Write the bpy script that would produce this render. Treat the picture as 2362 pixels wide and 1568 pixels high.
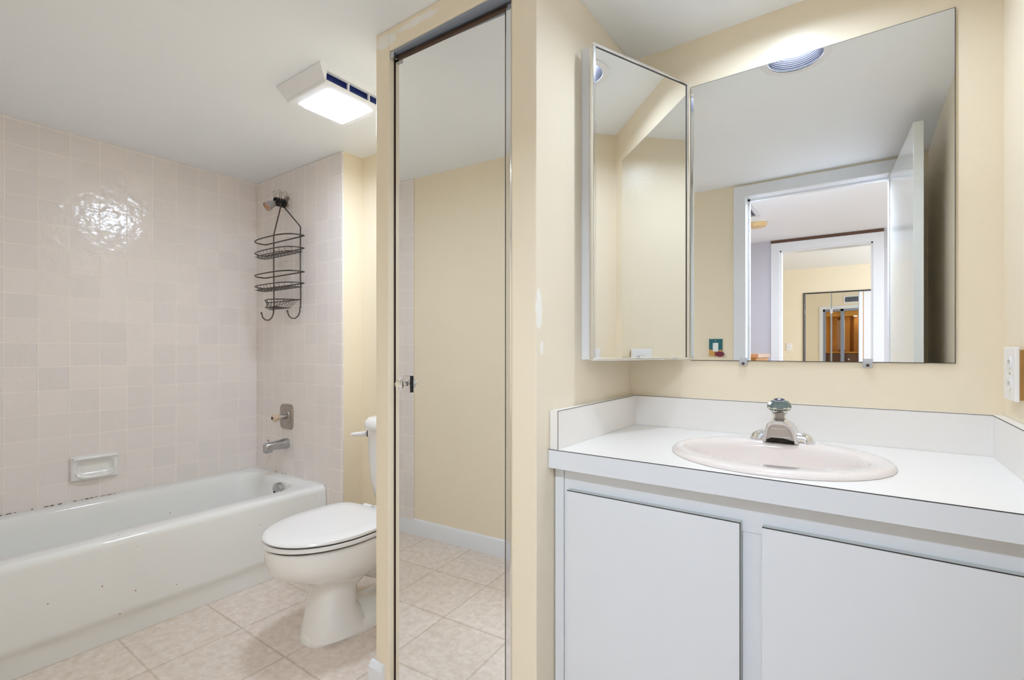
import bpy, bmesh, math, random
from mathutils import Vector, Matrix
R = math.radians
random.seed(4)
scn = bpy.context.scene
for o in list(bpy.data.objects):
    bpy.data.objects.remove(o)
COL = scn.collection

# ------------------------------------------------------------ camera
cd = bpy.data.cameras.new('camera')
cd.sensor_width = 36.0
cd.lens = 1127.0 / 2362.0 * 36.0
cd.shift_y = 23.0 / 2362.0
cd.clip_start = 0.02
cam = bpy.data.objects.new('camera', cd)
cam.location = (0, 0, 1.10)
cam.rotation_euler = (R(90), 0, R(35.5))
COL.objects.link(cam)
scn.camera = cam
# ------------------------------------------------------------ view
scn.view_settings.view_transform = 'Standard'
scn.view_settings.look = 'None'
scn.view_settings.gamma = 1.0
scn.view_settings.use_curve_mapping = False
scn.view_settings.exposure = 0.92
# ------------------------------------------------------------ world (dim indirect sky outside the rooms)
w = bpy.data.worlds.new('world'); scn.world = w; w.use_nodes = True
w.node_tree.nodes['Background'].inputs[0].default_value = (0.9, 0.95, 1.0, 1)
w.node_tree.nodes['Background'].inputs[1].default_value = 0.6
# ------------------------------------------------------------ lights
CEIL = 2.125
def area(name, loc, rot, sx, sy, power, color=(1, 1, 1)):
    l = bpy.data.lights.new(name, 'AREA'); l.shape = 'RECTANGLE'; l.size = sx; l.size_y = sy
    l.energy = power; l.color = color
    o = bpy.data.objects.new(name, l); o.location = loc; o.rotation_euler = rot
    COL.objects.link(o); return o
area('unseen_vanity_fill', (-0.22, -0.26, 2.112), (0, 0, 0), 0.5, 0.13, 11.5, (0.80, 0.93, 1.11))  # added fill, hidden behind the door header, to brighten the vanity front
area('added_hall_fill', (1.30, -0.90, 2.10), (0, 0, 0), 0.4, 0.4, 14, (0.88, 0.95, 1.05))  # extra out-of-view fill that lifts the dim hall
area('bedroom_daylight', (2.85, -4.0, 1.4), (0, R(90), 0), 1.8, 2.2, 66, (0.78, 0.93, 1.16))
FIXTURE_GLOW = 54.0
CAN_GLOW = 112.0
scn.cycles.max_bounces = 14
scn.cycles.diffuse_bounces = 8
scn.cycles.glossy_bounces = 10
scn.cycles.sample_clamp_indirect = 8.0
scn.cycles.blur_glossy = 0.4

# ------------------------------------------------------------ materials
def lin(h):
    c = [int(h[i:i + 2], 16) / 255 for i in (0, 2, 4)]
    return tuple((x / 12.92 if x <= 0.04045 else ((x + 0.055) / 1.055) ** 2.4) for x in c) + (1,)
class NT:
    def __init__(s, name):
        s.m = bpy.data.materials.new(name); s.m.use_nodes = True
        s.t = s.m.node_tree; s.b = s.t.nodes['Principled BSDF']
    def n(s, typ, **kw):
        x = s.t.nodes.new(typ)
        for k, v in kw.items():
            if k.startswith('i_'):
                x.inputs[int(k[2:]) if k[2:].isdigit() else k[2:].replace('_', ' ')].default_value = v
            else:
                setattr(x, k, v)
        return x
    def l(s, a, ao, b, bi):
        s.t.links.new(a.outputs[ao], b.inputs[bi])
def mat(name, col, rough=0.5, metal=0.0, spec=0.5, bump=0.0, bscale=60.0, var=0.0, vscale=3.0, coat=0.0):
    N = NT(name); b = N.b
    c = lin(col) if isinstance(col, str) else col
    b.inputs['Base Color'].default_value = c
    b.inputs['Roughness'].default_value = rough
    b.inputs['Metallic'].default_value = metal
    b.inputs['Specular IOR Level'].default_value = spec
    if coat:
        b.inputs['Coat Weight'].default_value = coat; b.inputs['Coat Roughness'].default_value = 0.05
    tc = N.n('ShaderNodeTexCoord')
    if var:
        nz = N.n('ShaderNodeTexNoise'); nz.inputs['Scale'].default_value = vscale; nz.inputs['Detail'].default_value = 4
        N.l(tc, 'Object', nz, 'Vector')
        mx = N.n('ShaderNodeMix', data_type='RGBA')
        mx.inputs[6].default_value = c
        mx.inputs[7].default_value = tuple(x * (1 - var) for x in c[:3]) + (1,)
        N.l(nz, 0, mx, 0); N.l(mx, 2, b, 'Base Color')
    if bump:
        nz = N.n('ShaderNodeTexNoise'); nz.inputs['Scale'].default_value = bscale; nz.inputs['Detail'].default_value = 3
        N.l(tc, 'Object', nz, 'Vector')
        bp = N.n('ShaderNodeBump'); bp.inputs['Strength'].default_value = bump; bp.inputs['Distance'].default_value = 0.004
        N.l(nz, 0, bp, 'Height'); N.l(bp, 0, b, 'Normal')
    return N.m
def emit(name, col, strength):
    N = NT(name)
    N.b.inputs['Base Color'].default_value = (0.8, 0.8, 0.8, 1)
    N.b.inputs['Emission Color'].default_value = col
    N.b.inputs['Emission Strength'].default_value = strength
    return N.m
def tile_mat(name, ua, va, uo, vo, size, c1, c2, grout, mortar=0.002, rough=0.16, wave=2.2, wscale=26.0, mott=None, vsize=None):
    """Square ceramic tiles laid on the object's own axes."""
    N = NT(name); b = N.b
    tc = N.n('ShaderNodeTexCoord'); sp = N.n('ShaderNodeSeparateXYZ'); N.l(tc, 'Object', sp, 0)
    cb = N.n('ShaderNodeCombineXYZ')
    for ax, off, k in ((ua, uo, 0), (va, vo, 1)):
        ad = N.n('ShaderNodeMath', operation='SUBTRACT'); N.l(sp, 'XYZ'.index(ax), ad, 0)
        ad.inputs[1].default_value = off - size * 60
        N.l(ad, 0, cb, k)
    br = N.n('ShaderNodeTexBrick', offset=0.0, squash=1.0)
    br.inputs['Scale'].default_value = 1.0
    br.inputs['Color1'].default_value = lin(c1); br.inputs['Color2'].default_value = lin(c2)
    br.inputs['Mortar'].default_value = lin(grout)
    br.inputs['Mortar Size'].default_value = mortar; br.inputs['Mortar Smooth'].default_value = 0.25
    br.inputs['Bias'].default_value = 0.0
    br.inputs['Brick Width'].default_value = size; br.inputs['Row Height'].default_value = vsize or size
    N.l(cb, 0, br, 'Vector')
    colsrc = (br, 'Color')
    if mott:
        n1 = N.n('ShaderNodeTexNoise'); n1.inputs['Scale'].default_value = 30; n1.inputs['Detail'].default_value = 10; n1.inputs['Roughness'].default_value = 0.72
        N.l(tc, 'Object', n1, 'Vector')
        rp = N.n('ShaderNodeValToRGB'); rp.color_ramp.elements[0].position = 0.35; rp.color_ramp.elements[1].position = 0.68
        rp.color_ramp.elements[0].color = lin(mott); rp.color_ramp.elements[1].color = (1, 1, 1, 1)
        N.l(n1, 0, rp, 0)
        mm = N.n('ShaderNodeMix', data_type='RGBA', blend_type='MULTIPLY'); mm.inputs[0].default_value = 0.8
        N.l(br, 'Color', mm, 6); N.l(rp, 0, mm, 7); colsrc = (mm, 2)
    N.l(colsrc[0], colsrc[1], b, 'Base Color')
    rm = N.n('ShaderNodeMapRange'); rm.inputs[3].default_value = rough; rm.inputs[4].default_value = 0.75
    N.l(br, 'Fac', rm, 0); N.l(rm, 0, b, 'Roughness')
    nz = N.n('ShaderNodeTexNoise'); nz.inputs['Scale'].default_value = wscale; nz.inputs['Detail'].default_value = 2
    N.l(tc, 'Object', nz, 'Vector')
    mu = N.n('ShaderNodeMath', operation='MULTIPLY'); mu.inputs[1].default_value = wave; N.l(nz, 0, mu, 0)
    sb = N.n('ShaderNodeMath', operation='SUBTRACT'); N.l(mu, 0, sb, 0); N.l(br, 'Fac', sb, 1)
    bp = N.n('ShaderNodeBump'); bp.inputs['Strength'].default_value = 0.7; bp.inputs['Distance'].default_value = 0.0016
    N.l(sb, 0, bp, 'Height'); N.l(bp, 0, b, 'Normal')
    return N.m
def patch_mat(name, col, patch, spots, axes, rough=0.35):
    """Paint with dabs of unpainted white filler: spots = (u, v, ru, rv)."""
    N = NT(name); b = N.b
    tc = N.n('ShaderNodeTexCoord'); sp = N.n('ShaderNodeSeparateXYZ'); N.l(tc, 'Object', sp, 0)
    nz = N.n('ShaderNodeTexNoise'); nz.inputs['Scale'].default_value = 28; nz.inputs['Detail'].default_value = 4; N.l(tc, 'Object', nz, 'Vector')
    acc = None
    for (u, v, ru, rv) in spots:
        parts = []
        for ax, c0, r0 in ((axes[0], u, ru), (axes[1], v, rv)):
            s1 = N.n('ShaderNodeMath', operation='SUBTRACT'); N.l(sp, 'XYZ'.index(ax), s1, 0); s1.inputs[1].default_value = c0
            s2 = N.n('ShaderNodeMath', operation='DIVIDE'); N.l(s1, 0, s2, 0); s2.inputs[1].default_value = r0
            s3 = N.n('ShaderNodeMath', operation='POWER'); N.l(s2, 0, s3, 0); s3.inputs[1].default_value = 2
            parts.append(s3)
        ad = N.n('ShaderNodeMath', operation='ADD'); N.l(parts[0], 0, ad, 0); N.l(parts[1], 0, ad, 1)
        a2 = N.n('ShaderNodeMath', operation='MULTIPLY_ADD'); N.l(nz, 0, a2, 0); a2.inputs[1].default_value = 2.2; N.l(ad, 0, a2, 2)
        lt = N.n('ShaderNodeMapRange'); lt.inputs[1].default_value = 2.35; lt.inputs[2].default_value = 1.75; lt.inputs[3].default_value = 0; lt.inputs[4].default_value = 1
        N.l(a2, 0, lt, 0)
        if acc is None: acc = lt
        else:
            mxx = N.n('ShaderNodeMath', operation='MAXIMUM'); N.l(acc, 0, mxx, 0); N.l(lt, 0, mxx, 1); acc = mxx
    mx = N.n('ShaderNodeMix', data_type='RGBA'); mx.inputs[6].default_value = lin(col); mx.inputs[7].default_value = lin(patch)
    N.l(acc, 0, mx, 0); N.l(mx, 2, b, 'Base Color')
    b.inputs['Roughness'].default_value = rough
    n2 = N.n('ShaderNodeTexNoise'); n2.inputs['Scale'].default_value = 70; N.l(tc, 'Object', n2, 'Vector')
    bp = N.n('ShaderNodeBump'); bp.inputs['Strength'].default_value = 0.12; bp.inputs['Distance'].default_value = 0.003
    N.l(n2, 0, bp, 'Height'); N.l(bp, 0, b, 'Normal')
    return N.m
def speck_mat(name, col, speck, scale, thr, rough=0.12, box=None):
    """Glazed enamel with a few small chips."""
    N = NT(name); b = N.b
    tc = N.n('ShaderNodeTexCoord')
    vo = N.n('ShaderNodeTexVoronoi'); vo.inputs['Scale'].default_value = scale; N.l(tc, 'Object', vo, 'Vector')
    nz = N.n('ShaderNodeTexNoise'); nz.inputs['Scale'].default_value = 5.0; N.l(tc, 'Object', nz, 'Vector')
    m1 = N.n('ShaderNodeMath', operation='LESS_THAN'); N.l(vo, 'Distance', m1, 0); m1.inputs[1].default_value = thr
    m2 = N.n('ShaderNodeMath', operation='GREATER_THAN'); N.l(nz, 0, m2, 0); m2.inputs[1].default_value = 0.5
    m3 = N.n('ShaderNodeMath', operation='MULTIPLY'); N.l(m1, 0, m3, 0); N.l(m2, 0, m3, 1)
    mx = N.n('ShaderNodeMix', data_type='RGBA'); mx.inputs[6].default_value = lin(col); mx.inputs[7].default_value = lin(speck)
    N.l(m3, 0, mx, 0); N.l(mx, 2, b, 'Base Color'); b.inputs['Roughness'].default_value = rough
    return N.m

CREAM = 'F1E4CB'
M = {}
M['paint'] = mat('cream_paint', CREAM, 0.3, bump=0.12, bscale=70)
M['paint_closet'] = patch_mat('cream_paint_with_filler', CREAM, 'F3F0E8', [(-1.24, 2.09, 0.05, 0.022), (-1.10, 2.10, 0.09, 0.012)], ('X', 'Z'))
M['paint_alcove'] = patch_mat('cream_paint_with_filler_dabs', 'EEE2CC', 'F5F2EA', [(1.055, 1.20, 0.014, 0.055), (1.066, 1.105, 0.011, 0.018)], ('Y', 'Z'))
M['paint_lilac'] = mat('lilac_grey_paint', 'CBC9D0', 0.4, bump=0.1)
M['ceil'] = mat('flat_white_ceiling_paint', 'F5F8FB', 0.6, bump=0.08, bscale=45)
M['popcorn'] = mat('textured_white_ceiling', 'F2F2F0', 0.9, bump=0.8, bscale=90)
M['trimw'] = mat('semi_gloss_white_trim', 'E9EBEE', 0.25, bump=0.03, bscale=20)
M['doorw'] = mat('gloss_white_door_paint', 'E6E9E8', 0.16, bump=0.06, bscale=14)
M['lam'] = mat('white_laminate', 'EFEBE6', 0.3, var=0.02)
M['cab'] = mat('white_cabinet_paint', 'E3E6EA', 0.32, var=0.03, vscale=2)
M['cabedge'] = mat('grey_door_edge_band', 'B9BDBA', 0.35)
M['seam'] = mat('dark_seam', '3A3634', 0.7)
M['porc'] = mat('white_porcelain', 'F0EEEA', 0.07, coat=0.4)
M['sinkp'] = mat('bone_porcelain', 'EBE1DB', 0.08, coat=0.4)
M['tub'] = speck_mat('white_enamel', 'EEEEEB', 'A8522E', 20.0, 0.045)
M['plasticw'] = mat('white_plastic', 'EFEDEC', 0.22)
M['grille'] = mat('white_grille_plastic', 'F0F0F2', 0.35)
M['chrome'] = mat('chrome', (0.82, 0.83, 0.84, 1), 0.08, 1.0)
M['chromeworn'] = mat('worn_chrome', (0.50, 0.50, 0.51, 1), 0.24, 1.0, bump=0.25, bscale=120)
M['nickel'] = mat('tarnished_nickel', (0.42, 0.37, 0.33, 1), 0.33, 1.0, bump=0.15, bscale=90)
M['bronze'] = mat('dark_bronze_metal', (0.10, 0.065, 0.05, 1), 0.35, 0.8)
M['wire'] = mat('dark_bronze_wire', (0.105, 0.09, 0.08, 1), 0.38, 0.9)
M['black'] = mat('black_plastic', '0C0C0E', 0.3)
M['orange'] = mat('rusty_orange_plastic', 'D98A45', 0.4)
M['mirror'] = mat('mirror_silver', (0.93, 0.94, 0.935, 1), 0.0, 1.0)
M['mirroredge'] = mat('black_mirror_edge', '1C2422', 0.3)
M['motor'] = mat('blue_dusty_metal', '35458A', 0.35, 0.4, bump=0.6, bscale=80)
M['wood'] = mat('honey_oak', 'D4923F', 0.4, var=0.3, vscale=6)
M['woodd'] = mat('dark_walnut', '6B4A36', 0.4, var=0.3, vscale=8)
M['woodl'] = mat('raw_pine', 'B98A4A', 0.7, var=0.4, vscale=30)
M['greymetal'] = mat('grey_painted_metal', '8E97A6', 0.35)
M['ventd'] = mat('dark_vent_opening', '3C3F45', 0.6)
M['smoke'] = mat('yellowed_plastic', 'E3C48E', 0.4)
M['teal'] = mat('teal_relief_paint', '1F7F86', 0.25, bump=1.0, bscale=220, var=0.6, vscale=160)
M['sand'] = mat('sand_orange_relief', 'D9A55A', 0.4, bump=0.5, bscale=150)
M['fish'] = mat('crimson_purple_relief', '8E2B48', 0.3, bump=0.6, bscale=220, var=0.6, vscale=140)
M['caulk'] = mat('white_caulk', 'E9E6DF', 0.5)
M['mold'] = mat('dark_mildew', '3B332C', 0.9)
M['grime'] = mat('dark_grime', '241B14', 0.8, bump=0.5, bscale=200)
M['basin_panel'] = mat('tarnished_front_plate', (0.52, 0.47, 0.43, 1), 0.3, 0.7)
M['capstripe'] = mat('blue_green_cap_insert', '4C6E74', 0.25, 0.3)
M['capdark'] = mat('dark_blue_cap_rings', '2E3358', 0.2, 0.4)
def glassy(name, col, rough=0.03, ior=1.49):
    N = NT(name); N.b.inputs['Base Color'].default_value = col; N.b.inputs['Roughness'].default_value = rough
    N.b.inputs['Transmission Weight'].default_value = 1.0; N.b.inputs['IOR'].default_value = ior; return N.m
M['acrylic'] = glassy('clear_acrylic', (0.98, 0.97, 0.97, 1), 0.04)
M['clipp'] = mat('clear_pale_plastic', 'EDEFF2', 0.15)
M['clipp'].node_tree.nodes['Principled BSDF'].inputs['Transmission Weight'].default_value = 0.45
M['glow'] = emit('lit_diffuser', (0.79, 0.93, 1.13, 1), FIXTURE_GLOW)
M['glowside'] = emit('lit_diffuser_edge', (0.79, 0.93, 1.13, 1), FIXTURE_GLOW * 0.035)
M['bulb'] = emit('lit_bulb_face', (0.79, 0.93, 1.13, 1), CAN_GLOW)
M['smallglow'] = emit('lit_puck_lamp', (1.0, 0.93, 0.8, 1), 40)
T = 0.1092
TC1, TC2, TG = 'EFE6E0', 'E9E1DC', 'F7F0E6'
M['tile_l'] = tile_mat('pink_white_wall_tile_side', 'Y', 'Z', 1.54, 1.132, T, TC1, TC2, TG)
M['tile_e'] = tile_mat('pink_white_wall_tile_end', 'X', 'Z', -2.184, 1.132, T, TC1, TC2, TG)
M['tile_f'] = tile_mat('beige_stone_floor_tile', 'X', 'Y', -1.99, 0.953, 0.311, 'EFE5DC', 'EAE0D6', 'DACEC1', mortar=0.004, rough=0.3, wave=0.5, wscale=40, mott='DED2C6')
M['hallfloor'] = mat('beige_carpet', 'B9A995', 0.95, bump=0.5, bscale=200)

# ------------------------------------------------------------ mesh helpers
class B:
    def __init__(s): s.bm = bmesh.new()
    def box(s, x0, x1, y0, y1, z0, z1):
        if x0 > x1: x0, x1 = x1, x0
        if y0 > y1: y0, y1 = y1, y0
        if z0 > z1: z0, z1 = z1, z0
        v = [s.bm.verts.new(p) for p in ((x0, y0, z0), (x1, y0, z0), (x1, y1, z0), (x0, y1, z0), (x0, y0, z1), (x1, y0, z1), (x1, y1, z1), (x0, y1, z1))]
        for q in ((3, 2, 1, 0), (4, 5, 6, 7), (0, 1, 5, 4), (1, 2, 6, 5), (2, 3, 7, 6), (3, 0, 4, 7)):
            s.bm.faces.new([v[i] for i in q])
        return s
    def loft(s, loops, cap0=True, cap1=True, closed=True):
        vs = [[s.bm.verts.new(p) for p in lp] for lp in loops]
        n = len(vs[0])
        for a, b in zip(vs[:-1], vs[1:]):
            for i in range(n if closed else n - 1):
                j = (i + 1) % n
                s.bm.faces.new((a[i], a[j], b[j], b[i]))
        if cap0: s.bm.faces.new(list(reversed(vs[0])))
        if cap1: s.bm.faces.new(vs[-1])
        return s
    def tube(s, pts, r, closed=False, n=8):
        pts = [Vector(p) for p in pts]; m = len(pts); loops = []
        up = Vector((0.13, 0.31, 0.94)).normalized()
        prev = None
        for i, p in enumerate(pts):
            if closed: d = (pts[(i + 1) % m] - pts[i - 1])
            else: d = pts[min(i + 1, m - 1)] - pts[max(i - 1, 0)]
            d.normalize()
            if prev is None:
                a = d.cross(up)
                if a.length < 1e-3: a = d.cross(Vector((1, 0, 0)))
            else: a = prev - d * prev.dot(d)
            a.normalize(); prev = a; b = d.cross(a)
            rr = r[i] if isinstance(r, (list, tuple)) else r
            loops.append([p + (a * math.cos(t) + b * math.sin(t)) * rr for t in [2 * math.pi * k / n for k in range(n)]])
        if closed:
            loops.append(loops[0])
            vs = [[s.bm.verts.new(q) for q in lp] for lp in loops[:-1]]
            for i in range(m):
                a, b = vs[i], vs[(i + 1) % m]
                # match start index to limit twist
                best = min(range(n), key=lambda k: (a[0].co - b[k].co).length) if i == m - 1 else 0
                for k in range(n):
                    s.bm.faces.new((a[k], a[(k + 1) % n], b[(k + 1 + best) % n], b[(k + best) % n]))
            return s
        return s.loft(loops)
    def lathe(s, prof, origin, axis=(0, 0, 1), n=32, cap=True):
        """prof: (radius, height along axis)."""
        ax = Vector(axis).normalized(); o = Vector(origin)
        a = ax.orthogonal().normalized(); b = ax.cross(a)
        loops = [[o + ax * h + (a * math.cos(2 * math.pi * k / n) + b * math.sin(2 * math.pi * k / n)) * max(r, 1e-5) for k in range(n)] for r, h in prof]
        return s.loft(loops, cap, cap)
    def prism(s, poly, axis, a0, a1):
        def mk(p, a):
            u, v = p
            return {'X': (a, u, v), 'Y': (u, a, v), 'Z': (u, v, a)}[axis]
        return s.loft([[mk(p, a0) for p in poly], [mk(p, a1) for p in poly]])
    def xf(s, mtx):
        bmesh.ops.transform(s.bm, matrix=mtx, verts=s.bm.verts[:]); return s
WLOC = {}
def obj(name, b, m, parent=None, smooth=None, bevel=0, seg=2, sub=0, base=None, label=None):
    bm = b.bm
    bmesh.ops.recalc_face_normals(bm, faces=bm.faces[:])
    off = Vector(WLOC.get(parent.name, (0, 0, 0))) if parent else Vector(base or (0, 0, 0))
    bmesh.ops.translate(bm, verts=bm.verts[:], vec=-off)
    me = bpy.data.meshes.new(name); bm.to_mesh(me); bm.free()
    me.materials.append(M[m] if isinstance(m, str) else m)
    o = bpy.data.objects.new(name, me); COL.objects.link(o)
    if parent: o.parent = parent
    else: o.location = off
    WLOC[o.name] = tuple(off)
    if smooth is not None:
        for p in me.polygons: p.use_smooth = True
        if smooth < 180:
            me.set_sharp_from_angle(angle=R(smooth))
    if bevel:
        md = o.modifiers.new('bevel', 'BEVEL'); md.width = bevel; md.segments = seg; md.limit_method = 'ANGLE'; md.angle_limit = R(40)
        md.harden_normals = False
    if sub:
        md = o.modifiers.new('sub', 'SUBSURF'); md.levels = sub; md.render_levels = sub
    if label: o['label'] = label
    return o
def thing(name, label, cat, loc, group=None):
    o = bpy.data.objects.new(name, None); COL.objects.link(o); o.location = loc
    o.empty_display_size = 0.05
    o['label'] = label; o['category'] = cat
    if group: o['group'] = group
    WLOC[o.name] = tuple(loc)
    return o
def tag(o, label, cat, group=None):
    o['label'] = label; o['category'] = cat
    if group: o['group'] = group
    return o
def struct(name, b, m, parent=None, **kw):
    o = obj(name, b, m, parent, **kw)
    if not parent: o['kind'] = 'structure'
    return o
def ell(cx, cy, a, bb, z, n=64, e=2.0):
    out = []
    for k in range(n):
        t = 2 * math.pi * k / n
        c, s_ = math.cos(t), math.sin(t)
        out.append((cx + a * math.copysign(abs(c) ** (2 / e), c), cy + bb * math.copysign(abs(s_) ** (2 / e), s_), z))
    return out
def egg(cx, yf, yb, hw, z, n=56, split=0.56, eb=2.6, ef=2.0):
    yc = yf + (yb - yf) * split; out = []
    for k in range(n):
        t = 2 * math.pi * k / n
        c, s_ = math.cos(t), math.sin(t)
        e = eb if s_ > 0 else ef
        L = (yb - yc) if s_ > 0 else (yc - yf)
        out.append((cx + hw * math.copysign(abs(c) ** (2 / e), c), yc + L * math.copysign(abs(s_) ** (2 / e), s_), z))
    return out
def rrect(x0, x1, y0, y1, r, z, nc=8, ns=6):
    """rounded rectangle with r = (x1y0, x1y1, x0y1, x0y0) corner radii; constant vertex count."""
    if not isinstance(r, (tuple, list)): r = (r,) * 4
    cs = [(x1, y0, -1, 1, -90), (x1, y1, -1, -1, 0), (x0, y1, 1, -1, 90), (x0, y0, 1, 1, 180)]
    corners = []
    for (x, y, sx, sy, a0), rr in zip(cs, r):
        cx, cy = x + sx * rr, y + sy * rr
        corners.append([(cx + rr * math.cos(R(a0 + 90 * k / nc)), cy + rr * math.sin(R(a0 + 90 * k / nc))) for k in range(nc + 1)])
    out = []
    for i, c in enumerate(corners):
        out += c
        nx = corners[(i + 1) % 4][0]; la = c[-1]
        for k in range(1, ns):
            t = k / ns
            out.append((la[0] + (nx[0] - la[0]) * t, la[1] + (nx[1] - la[1]) * t))
    return [(x, y, z) for x, y in out]
def arc(cx, cy, r, a0, a1, n=10):
    return [(cx + r * math.cos(R(a0 + (a1 - a0) * k / n)), cy + r * math.sin(R(a0 + (a1 - a0) * k / n))) for k in range(n + 1)]

# ============================================================ SETTING
XL, XR, YB, YR = -3.034, 0.284, 1.664, 0.02
struct('floor', B().box(XL - 0.1, XR + 0.1, -0.08, YB + 0.1, -0.1, 0), 'tile_f')
struct('floor_hall', B().box(-3.2, 3.2, -6.1, -0.08, -0.1, -0.001), 'hallfloor')
# bathroom ceiling with a round opening for the recessed lamp
CANX, CANY, CANR = -0.186, 1.345, 0.087
cb = B()
o_ = [cb.bm.verts.new(p) for p in ((XL - 0.1, -0.1, CEIL), (XR + 0.1, -0.1, CEIL), (XR + 0.1, YB + 0.1, CEIL), (XL - 0.1, YB + 0.1, CEIL))]
i_ = [cb.bm.verts.new((CANX + CANR * math.cos(2 * math.pi * k / 40), CANY + CANR * math.sin(2 * math.pi * k / 40), CEIL)) for k in range(40)]
eds = [cb.bm.edges.new((o_[k], o_[(k + 1) % 4])) for k in range(4)] + [cb.bm.edges.new((i_[k], i_[(k + 1) % 40])) for k in range(40)]
bmesh.ops.triangle_fill(cb.bm, use_beauty=True, use_dissolve=False, edges=eds)
bmesh.ops.recalc_face_normals(cb.bm, faces=cb.bm.faces[:])
if sum(f.normal.z for f in cb.bm.faces) > 0: bmesh.ops.reverse_faces(cb.bm, faces=cb.bm.faces[:])
ext = bmesh.ops.extrude_face_region(cb.bm, geom=cb.bm.faces[:])
bmesh.ops.translate(cb.bm, verts=[g for g in ext['geom'] if isinstance(g, bmesh.types.BMVert)], vec=(0, 0, 0.03))
struct('ceiling', cb, 'ceil')
# walls
struct('wall_left', B().box(XL - 0.1, XL, -0.1, 1.664, 0, CEIL), 'tile_l')
struct('wall_tub_end', B().box(XL, -2.17, 1.54, 1.55, 0, CEIL), 'tile_e', bevel=0.004)
struct('wall_wing', B().box(XL, -2.173, 1.55, YB, 0, CEIL), 'paint')
struct('wall_back', B().box(XL - 0.1, XR + 0.1, YB, YB + 0.1, 0, CEIL), 'paint')
struct('wall_right', B().box(XR, XR + 0.1, -0.1, YB, 0, CEIL), 'paint')
DX0, DX1, DZ = -0.575, 0.123, 2.042
struct('wall_rear', B().box(XL - 0.1, DX0 - 0.015, -0.1, YR, 0, CEIL).box(DX1 + 0.015, XR, -0.1, YR, 0, CEIL).box(DX0 - 0.015, DX1 + 0.015, -0.1, YR, DZ + 0.015, CEIL), 'paint')
struct('wall_tub_head', B().box(XL, -2.105, YR, YR + 0.01, 0, CEIL), 'tile_e', bevel=0.004)
CF = 1.041
struct('wall_closet_front', B().box(-1.289, -1.225, CF, CF + 0.1, 0, CEIL).box(-0.744, -0.6675, CF, CF + 0.1, 0, CEIL).box(-1.225, -0.744, CF, CF + 0.1, 2.054, CEIL), 'paint_closet', bevel=0.004)
struct('wall_closet_outer', B().box(-1.289, -1.20, CF + 0.1, YB, 0, CEIL), 'paint')
struct('wall_alcove', B().box(-0.7425, -0.667, CF + 0.0005, YB, 0, CEIL), 'paint_alcove', bevel=0.002)
# baseboards
def coved(x0, x1, h=0.092, y=YR, t=0.013):
    return B().prism([(y, 0), (y + t, 0), (y + t, h - 0.02), (y + t * 0.7, h - 0.006), (y, h)], 'X', x0, x1)
struct('baseboard_rear', coved(-2.30, -0.655), 'trimw', smooth=40)
bb = B().prism([(-1.305, 0), (-1.289, 0), (-1.289, 0.092), (-1.297, 0.088), (-1.305, 0.07)], 'Y', CF, YB)
bb.prism([(CF, 0), (CF - 0.016, 0), (CF - 0.016, 0.07), (CF - 0.008, 0.086), (CF, 0.088)], 'X', -1.305, -1.245)
struct('baseboard_closet', bb, 'trimw')
struct('baseboard_back', B().prism([(YB, 0), (YB - 0.013, 0), (YB - 0.013, 0.07), (YB, 0.092)], 'X', -2.173, -1.305), 'trimw')
# entry door casing and jamb
def casing(x0, x1, z1, yf, side, w=0.07, t=0.016):
    y0, y1 = (yf, yf + t * side)
    b_ = B()
    b_.prism([(x0 - w, 0), (x0, 0), (x0, z1), (x1, z1), (x1, 0), (x1 + w, 0), (x1 + w, z1 + w), (x0 - w, z1 + w)], 'Y', min(y0, y1), max(y0, y1))
    return b_
tr = struct('trim_1', casing(DX0, DX1, DZ, YR, 1), 'trimw', bevel=0.004)
struct('door_jamb', B().box(DX0 - 0.015, DX0, -0.1, YR + 0.004, 0, DZ + 0.015).box(DX1, DX1 + 0.015, -0.1, YR + 0.004, 0, DZ + 0.015).box(DX0, DX1, -0.1, YR + 0.004, DZ, DZ + 0.015), 'trimw', parent=tr, bevel=0.002)
struct('door_stop', B().box(DX0, DX0 + 0.012, -0.06, -0.035, 0, DZ).box(DX0, DX1, -0.06, -0.035, DZ - 0.012, DZ), 'trimw', parent=tr)
struct('hall_casing', casing(DX0, DX1, DZ, -0.1, -1), 'trimw', parent=tr, bevel=0.004)
# open entry door standing against the right wall
hx, hy = 0.140, 0.045
ang = math.atan2(0.82 - hy, 0.177 - 0.125)
db = B().box(0, 0.70, -0.034, 0, 0.012, 2.03)
dm = Matrix.Translation((0.128, hy, 0)) @ Matrix.Rotation(ang, 4, 'Z')
struct('door_2', db.xf(dm), 'doorw', bevel=0.002)

# closet door (mirrored, standing slightly proud of its frame)
def dY(x): return 1.065 + (x + 1.202) * 0.0352
d1 = thing('door_1', 'tall mirrored closet door with clear knob between cream jambs', 'door', (-0.985, 1.075, 0))
d1['kind'] = 'structure'
def dbox(x0, x1, f, k, z0, z1):
    """box on the door's own slightly turned plane: f = front offset, k = back offset (positive = into the closet)"""
    b_ = B(); bm = b_.bm
    ps = [(x0, dY(x0) + f), (x1, dY(x1) + f), (x1, dY(x1) + k), (x0, dY(x0) + k)]
    return b_.loft([[(x, y, z0) for x, y in ps], [(x, y, z1) for x, y in ps]])
DXa, DXb = -1.2235, -0.782
obj('door_core', dbox(DXa, DXb, 0.004, 0.03, 0.012, 2.036), 'bronze', d1)
obj('mirror_pane', dbox(DXa + 0.004, DXb - 0.006, 0.0, 0.0035, 0.014, 2.032), 'mirror', d1, label='full height mirror face')
obj('edge_strip', dbox(DXa - 0.001, DXa + 0.0015, -0.003, 0.012, 0.012, 2.034), 'bronze', d1)
obj('top_rail', dbox(DXa, DXb, -0.006, 0.012, 2.030, 2.042), 'bronze', d1, bevel=0.002, label='dark bronze top rail')
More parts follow.
